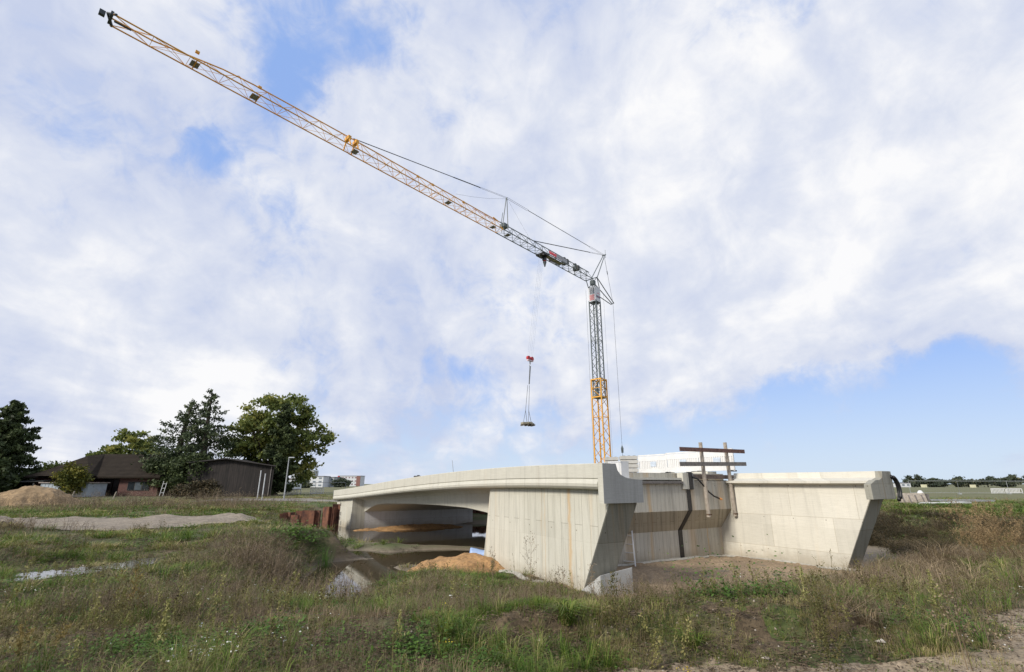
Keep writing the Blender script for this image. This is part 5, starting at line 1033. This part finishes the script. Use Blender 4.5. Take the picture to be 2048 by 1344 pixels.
# low broad leaved cover
X, Y, r = cands(60000, 3.6, 48); ok = allowed(X, Y); nz = fbm(X, Y, 1.1, 4, 121); lush = blob(X, Y, LUSH)
dens = np.clip(2.2 * (nz - .54) + lush * 1.0 * sstep(.42, .6, fbm(X, Y, .7, 3, 123)), 0, 1) * np.where(inpath(X, Y), .10, 1) * np.where(inbank(X, Y), .15, 1)
k = ok & (rng.random(len(X)) < dens); X, Y, r, lush = X[k], Y[k], r[k], lush[k]
TB = [t_leaves(26, .10, .06, .028) for _ in range(5)]; hs = rng.uniform(.6, 1.3, len(X)) * (1 + lush * .5)
scatter('ground_cover', TB, X, Y, hs * np.clip(r / 12, 1, 3), BROAD, 'dark green broad leaved weeds covering the ground in clumps', wide=hs * np.clip(r / 9, 1, 4))
# dead brown stems
X, Y, r = cands(60000, 4.6, 62); ok = allowed(X, Y, True); nz = fbm(X, Y, 1.3, 4, 131); wd_ = blob(X, Y, WEEDY); soilf = insoil(X, Y)
dens = np.clip(.10 + 2.4 * (nz - .53) + wd_ * .62, 0, 1) * np.where((H(X, Y) < -2.75) & (Y > 20.5), .2, 1) * np.where(inpath(X, Y), .06, 1) * np.where(soilf, .85 * sstep(16.8, 13.5, Y), 1)
k = ok & (rng.random(len(X)) < dens); X, Y, r, wd_ = X[k], Y[k], r[k], wd_[k]
TW = [t_weed(4, .60, .12, .0042, 6, 1, seed_size=.006) for _ in range(8)]; hs = rng.uniform(.35, 1.1, len(X)) * (.6 + .65 * wd_) * np.where(r < 9, .8, 1)
scatter('dead_weeds', TW, X, Y, hs * np.clip(r / 25, 1, 1.9), WEED, 'grey brown dead weed stems standing in drifts', wide=hs * np.clip(r / 7, 1.25, 4.5))
# olive and ochre flowering weeds
X, Y, r = cands(15000, 4.4, 50); ok = allowed(X, Y); nz = fbm(X, Y, 2.2, 4, 141)
k = ok & (rng.random(len(X)) < np.clip(.12 + 1.3 * (nz - .5), 0, .6)) & ~inpath(X, Y); X, Y, r = X[k], Y[k], r[k]
TO = [t_weed(3, .5, .10, .005, 4, 3, leaf=22, seed_size=.006, lsz=.016) for _ in range(6)]; hs = rng.uniform(.35, 1.0, len(X)) * np.where(r < 9, .65, .9)
scatter('olive_weeds', TO, X, Y, hs, OLIVE, 'olive and ochre seeding weeds between the grass', wide=hs * np.clip(r / 9, 1, 4))
# brush on the right embankment
X, Y, r = cands(60000, 14, 50); bs = blob(X, Y, BUSHY); nz = fbm(X, Y, 2.2, 3, 151); k = allowed(X, Y) & (rng.random(len(X)) < np.clip(bs * 1.1 - .1, 0, 1)) & (X > 12) & (nz > .36) & (H(X, Y) < -1.72); X, Y, r, nz = X[k], Y[k], r[k], nz[k]
TU = [t_weed(9, 1.0, .5, .010, 6, 2, leaf=26, seed_size=.02, lsz=.030) for _ in range(6)]
hs = rng.uniform(.4, 1.0, len(X)) * np.clip(.1 + 1.2 * fbm(X, Y, 3.0, 3, 155), .25, 1.1) * np.where(H(X, Y) > -2.15, .42, 1)
scatter('brush', TU, X, Y, hs, BUSHL, 'dark olive brown brush on the embankment right of the bridge', wide=hs * 1.6, tint=np.clip((nz - .5) * 1.6 + .2, 0, .5))
# tall single stalks scattered through the foreground
X, Y, r = cands(6500, 4.8, 18); ok = allowed(X, Y); nz = fbm(X, Y, 1.6, 3, 181); k = ok & ~inpath(X, Y) & ~inbank(X, Y) & (rng.random(len(X)) < np.clip(.2 + 2.6 * (nz - .5), .03, .8)); X, Y, r = X[k], Y[k], r[k]
def t_stalk(h, dots, ls_, n=1):
    return t_weed(n, h, .03, .008, 7, dots, leaf=int(ls_), seed_size=.011, lsz=.022, curve=.12)
STALK = tintmat('stalk_greens', [(0, (.055, .040, .024)), (.4, (.13, .11, .045)), (.7, (.20, .20, .06)), (1, (.34, .30, .12))])
scatter('tall_stalks', [t_stalk(.75, 5, 40), t_stalk(.6, 6, 50), t_stalk(.8, 2, 8), t_stalk(.55, 1, 0, 2), t_stalk(.7, 4, 70), t_stalk(.9, 3, 0)], X, Y, rng.uniform(.35, 1.0, len(X)) * np.where(Y < 7, .75, 1), STALK, 'scattered upright seeding stalks standing above the grass', tint=rng.uniform(0, .5, len(X)))
# rough clumps of mixed tall grass
X, Y, r = cands(11000, 4.6, 34); ok = allowed(X, Y); nz = fbm(X, Y, 1.2, 3, 191); k = ok & ~inpath(X, Y) & ~inbank(X, Y) & (rng.random(len(X)) < np.clip(.15 + 2.0 * (nz - .5), .0, .6)); X, Y, r = X[k], Y[k], r[k]
scatter('tall_grass', [t_blades(40, .42, .06, .006, .8, 1.1) for _ in range(6)], X, Y, rng.uniform(.35, 1.05, len(X)) * np.where((Y > 10) & (X > 7), 1.5, 1), GRASS, 'taller tufts of bending grass among the weeds', wide=rng.uniform(.5, 1.1, len(X)) * np.clip(r / 9, 1, 3), tint=np.where((Y > 10) & (X > 7), rng.uniform(.2, .7, len(X)), rng.uniform(0, .5, len(X))))
# tall pale grass beside the right wing wall
X = rng.uniform(7.5, 20, 1500); Y = rng.uniform(10, 21, 1500); k = allowed(X, Y) & (fbm(X, Y, 1.4, 3, 211) > .50) & (X / Y > .55); X, Y = X[k], Y[k]
scatter('tall_dry_grass', [t_blades(34, .85, .12, .008, .55, .9) for _ in range(6)], X, Y, rng.uniform(.4, 1.0, len(X)), DRY, 'tall pale dry grass standing right of the wing wall', wide=rng.uniform(.8, 1.4, len(X)), tint=rng.uniform(.1, .5, len(X)))
# fallen leaves, bits of straw and twigs on the ground close by
X, Y, r = cands(60000, 3.4, 26); ok = allowed(X, Y, True); k = ok & (rng.random(len(X)) < np.where(inpath(X, Y), .15, np.where(insoil(X, Y), .45, .5))); X, Y, r = X[k], Y[k], r[k]
LITTER = tintmat('litter', [(0, (.035, .025, .018)), (.5, (.11, .078, .05)), (.8, (.17, .13, .08)), (1, (.075, .11, .025))], .9, 0)
def t_litter(n=14):
    V = []; Q = []; TI = []
    for i in range(n):
        c = np.array([rng.normal() * .10, rng.normal() * .10, rng.uniform(.002, .03)]); d = rng.normal(size=3); d[2] *= .25; d /= np.linalg.norm(d); e = np.cross(d, [0, 0, 1.]); e += [0, 0, rng.normal() * .6]; e /= np.linalg.norm(e)
        l, w = (rng.uniform(.02, .09), .0018) if rng.random() < .5 else (rng.uniform(.008, .018), rng.uniform(.005, .009)); k = len(V)
        V += [c - d * l - e * w, c + d * l - e * w, c + d * l + e * w, c - d * l + e * w]; Q.append((k, k + 1, k + 2, k + 3)); TI += [rng.uniform(0, 1.4)] * 4
    return np.array(V), np.array(Q), None, np.array(TI)
scatter('litter', [t_litter() for _ in range(6)], X, Y, np.ones(len(X)), LITTER, 'straw, twigs and leaf bits lying on the ground', wide=np.clip(r / 7, 1, 3), tint=rng.uniform(0, .45, len(X)))
# stones
X, Y, r = cands(9000, 4.2, 24); k = allowed(X, Y, True) & (rng.random(len(X)) < np.where((np.abs(Y - 6.3) < .6) & (X > -1), 1.6, np.where(inpath(X, Y), .6, .15)) * np.clip(fbm(X, Y, .8, 3, 161) * 1.8 - .5, 0, 1)); X, Y, r = X[k], Y[k], r[k]
def t_stone():
    V = np.array([(1, 0, 0), (0, 1, 0), (-1, 0, 0), (0, -1, 0), (0, 0, .7), (0, 0, -.5)], float) * rng.uniform(.6, 1.2, (6, 1)); V[:, :2] += rng.normal(size=(6, 2)) * .12
    T = np.array([(0, 1, 4), (1, 2, 4), (2, 3, 4), (3, 0, 4), (1, 0, 5), (2, 1, 5), (3, 2, 5), (0, 3, 5)]); return V, np.zeros((0, 4), int), T, np.full(6, rng.random())
STONE = tintmat('stones', [(0, (.16, .13, .10)), (.6, (.34, .29, .24)), (1, (.58, .54, .48))], .9, 0)
scatter('stones', [t_stone() for _ in range(8)], X, Y, rng.uniform(.006, .028, len(X)) * np.clip(r / 10, 1, 2), STONE, 'small pale stones on the bank and the path')
# tiny white and yellow blooms
X, Y, r = cands(3000, 5, 26); nz = fbm(X, Y, 1.6, 3, 171); k = allowed(X, Y, True) & (rng.random(len(X)) < np.clip((nz - .55) * 2.2, 0, .6)); X, Y = X[k], Y[k]
FLO = tintmat('white_blooms', [(0, (.5, .5, .46)), (1, (.75, .75, .70))], .7, .2)
scatter('white_flowers', [t_leaves(3, .05, .05, .022) for _ in range(4)], X, Y, np.ones(len(X)), FLO, 'scattered tiny white flower heads among the weeds', dz=.22)

# single plants one can point at
def plant(name, x, y, temps, scale, mat, label, wide=None, cat='weed', group=None, rz=None, sub='stems'):
    V, Q, T, TI = temps; e = empty(name, (x, y, h1(x, y) - .02), rng.uniform(0, 6) if rz is None else rz, label, cat, group); w = scale if wide is None else wide
    npmesh(sub, V * np.array([w, w, scale]), Q=Q if len(Q) else None, T=T, tint=np.clip(TI * .7 + .15, 0, 1), mat=mat, parent=e); return e
def spike(h, w=.038, n=420, stemw=.008):
    V, Q, T, TI = t_weed(1, h, .02, stemw, 3, 0, curve=.04); vv = []; qq = []; k = len(V)
    tip = V[len(V) // 8 * 0 + 6] if len(V) > 6 else V[-1]
    for i in range(n):
        u = rng.uniform(.35, 1.02); c = np.array([rng.normal() * w * (1.25 - u), rng.normal() * w * (1.25 - u), h * .9 * u]); d = rng.normal(size=3); d[2] = abs(d[2]); d /= np.linalg.norm(d); e = np.cross(d, rng.normal(size=3)); e /= np.linalg.norm(e); s = .021
        vv += [c - d * s, c - e * s * .3, c + d * s, c + e * s * .3]; qq.append((k, k + 1, k + 2, k + 3)); k += 4
    return np.concatenate((V, vv)), np.concatenate((Q, qq)), None, np.concatenate((TI, np.repeat(rng.random(n), 4)))
SPK = tintmat('yellow_green_seedheads', [(0, (.12, .15, .04)), (.6, (.30, .29, .10)), (1, (.50, .44, .22))])
GLD = tintmat('ochre_plumes', [(0, (.10, .085, .025)), (.5, (.20, .155, .05)), (1, (.33, .24, .08))])
ORB = tintmat('orange_brown_twigs', [(0, (.11, .078, .042)), (.5, (.235, .165, .085)), (1, (.40, .29, .15))])
REED = tintmat('reed_green', [(0, (.05, .10, .02)), (1, (.13, .24, .05))])
plant('seed_spike', -3.55, 5.65, spike(.62), 1, SPK, 'pale yellow seed spike standing tall in the lower left grass', group='single tall weeds')
plant('seed_spike', -1.17, 5.75, spike(.42, .03, 90), 1, SPK, 'thin pale seed spike among the dark leaves at the bottom centre', group='single tall weeds')
plant('goldenrod', -5.3, 7.6, t_weed(5, .75, .22, .006, 16, 12, leaf=30, seed_size=.008, lsz=.016), 1, GLD, 'ochre plumed weed in the middle of the left foreground', group='single tall weeds')
plant('goldenrod', -4.9, 5.75, t_weed(7, .42, .3, .005, 14, 12, leaf=20, seed_size=.007, lsz=.014), 1, GLD, 'low ochre plumed weed in the lower left corner', group='single tall weeds')
plant('green_weed', -9.3, 9.0, t_weed(5, .8, .2, .007, 14, 9, leaf=50, seed_size=.010, lsz=.018), 1, SPK, 'yellow green bushy weed at the left edge', group='single tall weeds')
plant('seed_spike', -4.1, 5.25, spike(.38, .06, 120), 1, SPK, 'yellowish seed spike near the lower left corner', group='single tall weeds')
plant('tall_fleabane', 1.15, 6.15, spike(.85, .07, 260), 1, OLIVE, 'tall olive brown plume rising through the bank at the centre', group='single tall weeds')
plant('tall_fleabane', 3.05, 5.35, t_weed(6, .85, .16, .006, 22, 12, leaf=70, seed_size=.006, lsz=.014), 1, OLIVE, 'largest olive brown plume standing on the dirt path', group='single tall weeds')
plant('seed_spike', 3.42, 6.35, spike(.60, .03, 140), 1, SPK, 'slim yellow seed spike against the earth bank on the right', group='single tall weeds')
plant('seed_spike', 5.35, 6.9, spike(.65, .03, 140), 1, SPK, 'slim yellowing seed spike in the brush on the right', group='single tall weeds')
plant('bare_thistle', 4.25, 5.2, t_weed(2, .95, .12, .010, 14, 3, seed_size=.014, curve=.08), 1, WEED, 'dark branching dead stalk at the lower right', group='single tall weeds')
plant('bare_thistle', 4.75, 5.6, t_weed(4, .55, .5, .006, 10, 3, seed_size=.013), 1, WEED, 'dark brown dead seedheads in the lower right corner', group='single tall weeds')
plant('bare_thistle', 2.4, 5.0, t_weed(3, .30, .3, .005, 8, 2, seed_size=.01), 1, WEED, 'short dark dead stalks at the bottom right of the centre', group='single tall weeds')
plant('sedge_tussock', .62, 6.3, t_blades(150, .36, .07, .010, 1.0, 1.5, t0=.3, t1=1), 1, GRASS, 'spiky green and tan sedge tussock on the bank', cat='tussock', sub='blades')
plant('sedge_tussock', 1.95, 6.05, t_blades(90, .30, .06, .010, 1.0, 1.5, t0=.2, t1=.8), 1, GRASS, 'drooping green sedge tussock hanging over the bank', cat='tussock', sub='blades')
plant('grass_tussock', 3.8, 7.3, t_blades(150, .34, .08, .009, .8, 1.0, t0=.3), 1, GRASS, 'upright fresh green grass tuft behind the bank', cat='tussock', sub='blades')
plant('dry_tussock', 12.8, 15.9, t_blades(300, 1.15, .35, .014, .8, 1.0), 1, DRY, 'large fountain of tan dry grass right of the wing wall', cat='tussock', sub='blades')
plant('dry_tussock', 4.0, 6.2, t_blades(130, .30, .08, .008, 1.1, 1.6), 1, DRY, 'small tussock of tan dead grass hanging over the bank', cat='tussock', sub='blades')
plant('orange_shrub', 14.5, 16.1, t_weed(34, 1.75, 1.1, .010, 18, 7, leaf=20, seed_size=.018, lsz=.018), 1, ORB, 'orange brown feathery shrub at the right edge', cat='shrub', sub='branches')
plant('orange_shrub', 15.9, 16.9, t_weed(30, 1.7, 1.1, .010, 18, 7, leaf=20, seed_size=.018, lsz=.018), 1, ORB, 'second orange brown shrub cut by the right edge of the picture', cat='shrub', sub='branches')
for i, (x, y, n, r_, h_, lb) in enumerate(((2.65, 7.2, 520, .55, .42, 'dark green leafy clump on top of the earth bank right of centre'), (3.45, 7.05, 300, .35, .34, 'smaller leafy clump on the bank beside the grass tuft'), (-.95, 5.95, 520, .55, .20, 'broad dark green leafy clump at the bottom centre'), (-8.6, 20.4, 500, 1.0, .45, 'bright green leafy bush on the dirt mound by the pond'), (-4.6, 5.7, 420, .55, .16, 'low dark green leafy clump in the lower left corner'), (-2.7, 6.1, 360, .5, .16, 'leafy green clump beside the white flower cluster'), (5.5, 8.9, 300, .5, .2, 'leafy clump on the right edge of the bank'))):
    plant('leafy_clump', x, y, t_leaves(n, r_, h_, .045 if y < 15 else .11), 1, BROAD, lb, cat='leafy clump', group='green leafy clumps', sub='foliage')
for i, (x, y, n, h_, sp_, lb) in enumerate(((-2.9, 12.6, 46, .75, 1.2, 'grey brown twiggy shrub right of the pond'), (-1.7, 11.6, 40, .65, 1.1, 'second grey brown twiggy shrub on the slope below the wing wall'), (1.35, 6.75, 40, .34, .5, 'dry twiggy tangle on the lip of the bank'), (3.75, 6.5, 50, .34, .6, 'brown dead shrub hanging over the right end of the bank'), (6.4, 9.0, 50, .55, 1.0, 'dense brown dead shrub at the right side of the foreground'), (-6.6, 14.2, 50, .95, 1.5, 'large grey brown dead shrub left of the pond'), (-8.3, 16.4, 50, 1.0, 1.6, 'tall brown dead shrub farther left of the pond'), (-3.6, 9.4, 40, .6, .9, 'dark twiggy shrub in the middle of the left foreground'))):
    plant('dead_shrub', x, y, t_weed(n, h_, sp_, .0045, 8, 1, seed_size=.006, curve=.22), 1, WEED, lb, cat='dead shrub', group='dead twiggy shrubs')
for i, (x, y) in enumerate(((-5.4, 14.9), (-6.0, 16.2), (-4.7, 14.6))):
    o = plant('sparse_reeds', x, y, t_blades(24, .8, .45, .008, .3, .4, t0=.1, t1=.9), 1, DRY, ('thin tan reeds standing in the near end of the pond', 'thin tan reeds in the pond nearer the left bank', 'thin tan reeds at the foreground edge of the pond')[i], cat='reeds', sub='blades', group='thin tan pond reeds'); o.location.z = max(o.location.z, -3.02)
plant('reeds', -7.1, 20.3, t_blades(46, 1.0, .28, .022, .22, .3, t0=.1, t1=.8), 1, REED, 'bright green reeds standing in the pond edge left', cat='reeds', sub='blades')
for i, (x, y, hh, lb) in enumerate(((.45, 14.6, 1.55, 'dead seedhead stalk tallest against the near wing wall'), (-.55, 15.4, 1.1, 'dead stalk at the left end of the near wing wall'), (1.35, 13.9, 1.0, 'pale dead stalk in the middle of the near wing wall'), (1.95, 13.0, 1.35, 'dark brown dead stalk at the wing wall footing'), (3.0, 12.6, .9, 'grey dead stalk right of the wing wall footing'))):
    plant('dead_stalk', x, y, t_weed(2, hh, .10, .010, 16, 4, seed_size=.016, curve=.05), 1, WEED, lb, group='dead stalks along the near wing wall')
for i, (x, y, lb) in enumerate(((-.62, 5.55, 'yellow flowers in the dark leaves at the bottom centre'), (1.6, 5.15, 'yellow flowers at the bottom edge beside the dirt path'), (-.9, 7.3, 'small yellow flower above the dark leaves left of centre'))):
    e = plant('yellow_flowers', x, y, t_weed(5, .22, .12, .004, 2, 0), 1, BROAD, lb, cat='flowers', group='yellow flowers')
    V, Q, T, TI = t_leaves(14, .09, .02, .022); npmesh('petals', V + np.array([0, 0, .17]), Q=Q, tint=TI, mat=MATS.get('yellow_petals') or tintmat('yellow_petals', [(0, (.75, .50, .02)), (1, (.85, .65, .04))], .6, .2), parent=e)
o = npmesh('white_yarrow', *(lambda t: (t[0] * np.array([1.2, .7, .4]) + np.array([0, 0, .10]),))(t_leaves(30, .09, .05, .03)), Q=t_leaves(30, .09, .05, .03)[1], tint=rng.random(120), mat=FLO); o.location = (-2.95, 5.45, h1(-2.95, 5.45)); tag(o, 'white flower cluster in the lower left foreground', 'flowers')
for i, (x, y, w, lb) in enumerate(((2.6, 5.75, .05, 'pale stone on the path below the bank'), (3.95, 5.95, .06, 'flat white stone right of the tall plume'), (5.6, 7.2, .06, 'white stone lying on the slope at the right edge'), (1.55, 6.5, .035, 'small pale stone on the lip of the bank'))):
    V, Q, T, TI = t_stone(); o = npmesh('pale_stone', V * np.array([w * 1.3, w, w * .7]), T=T, tint=np.full(6, .95), mat=STONE); o.location = (x, y, h1(x, y) + w * .3); tag(o, lb, 'stone')
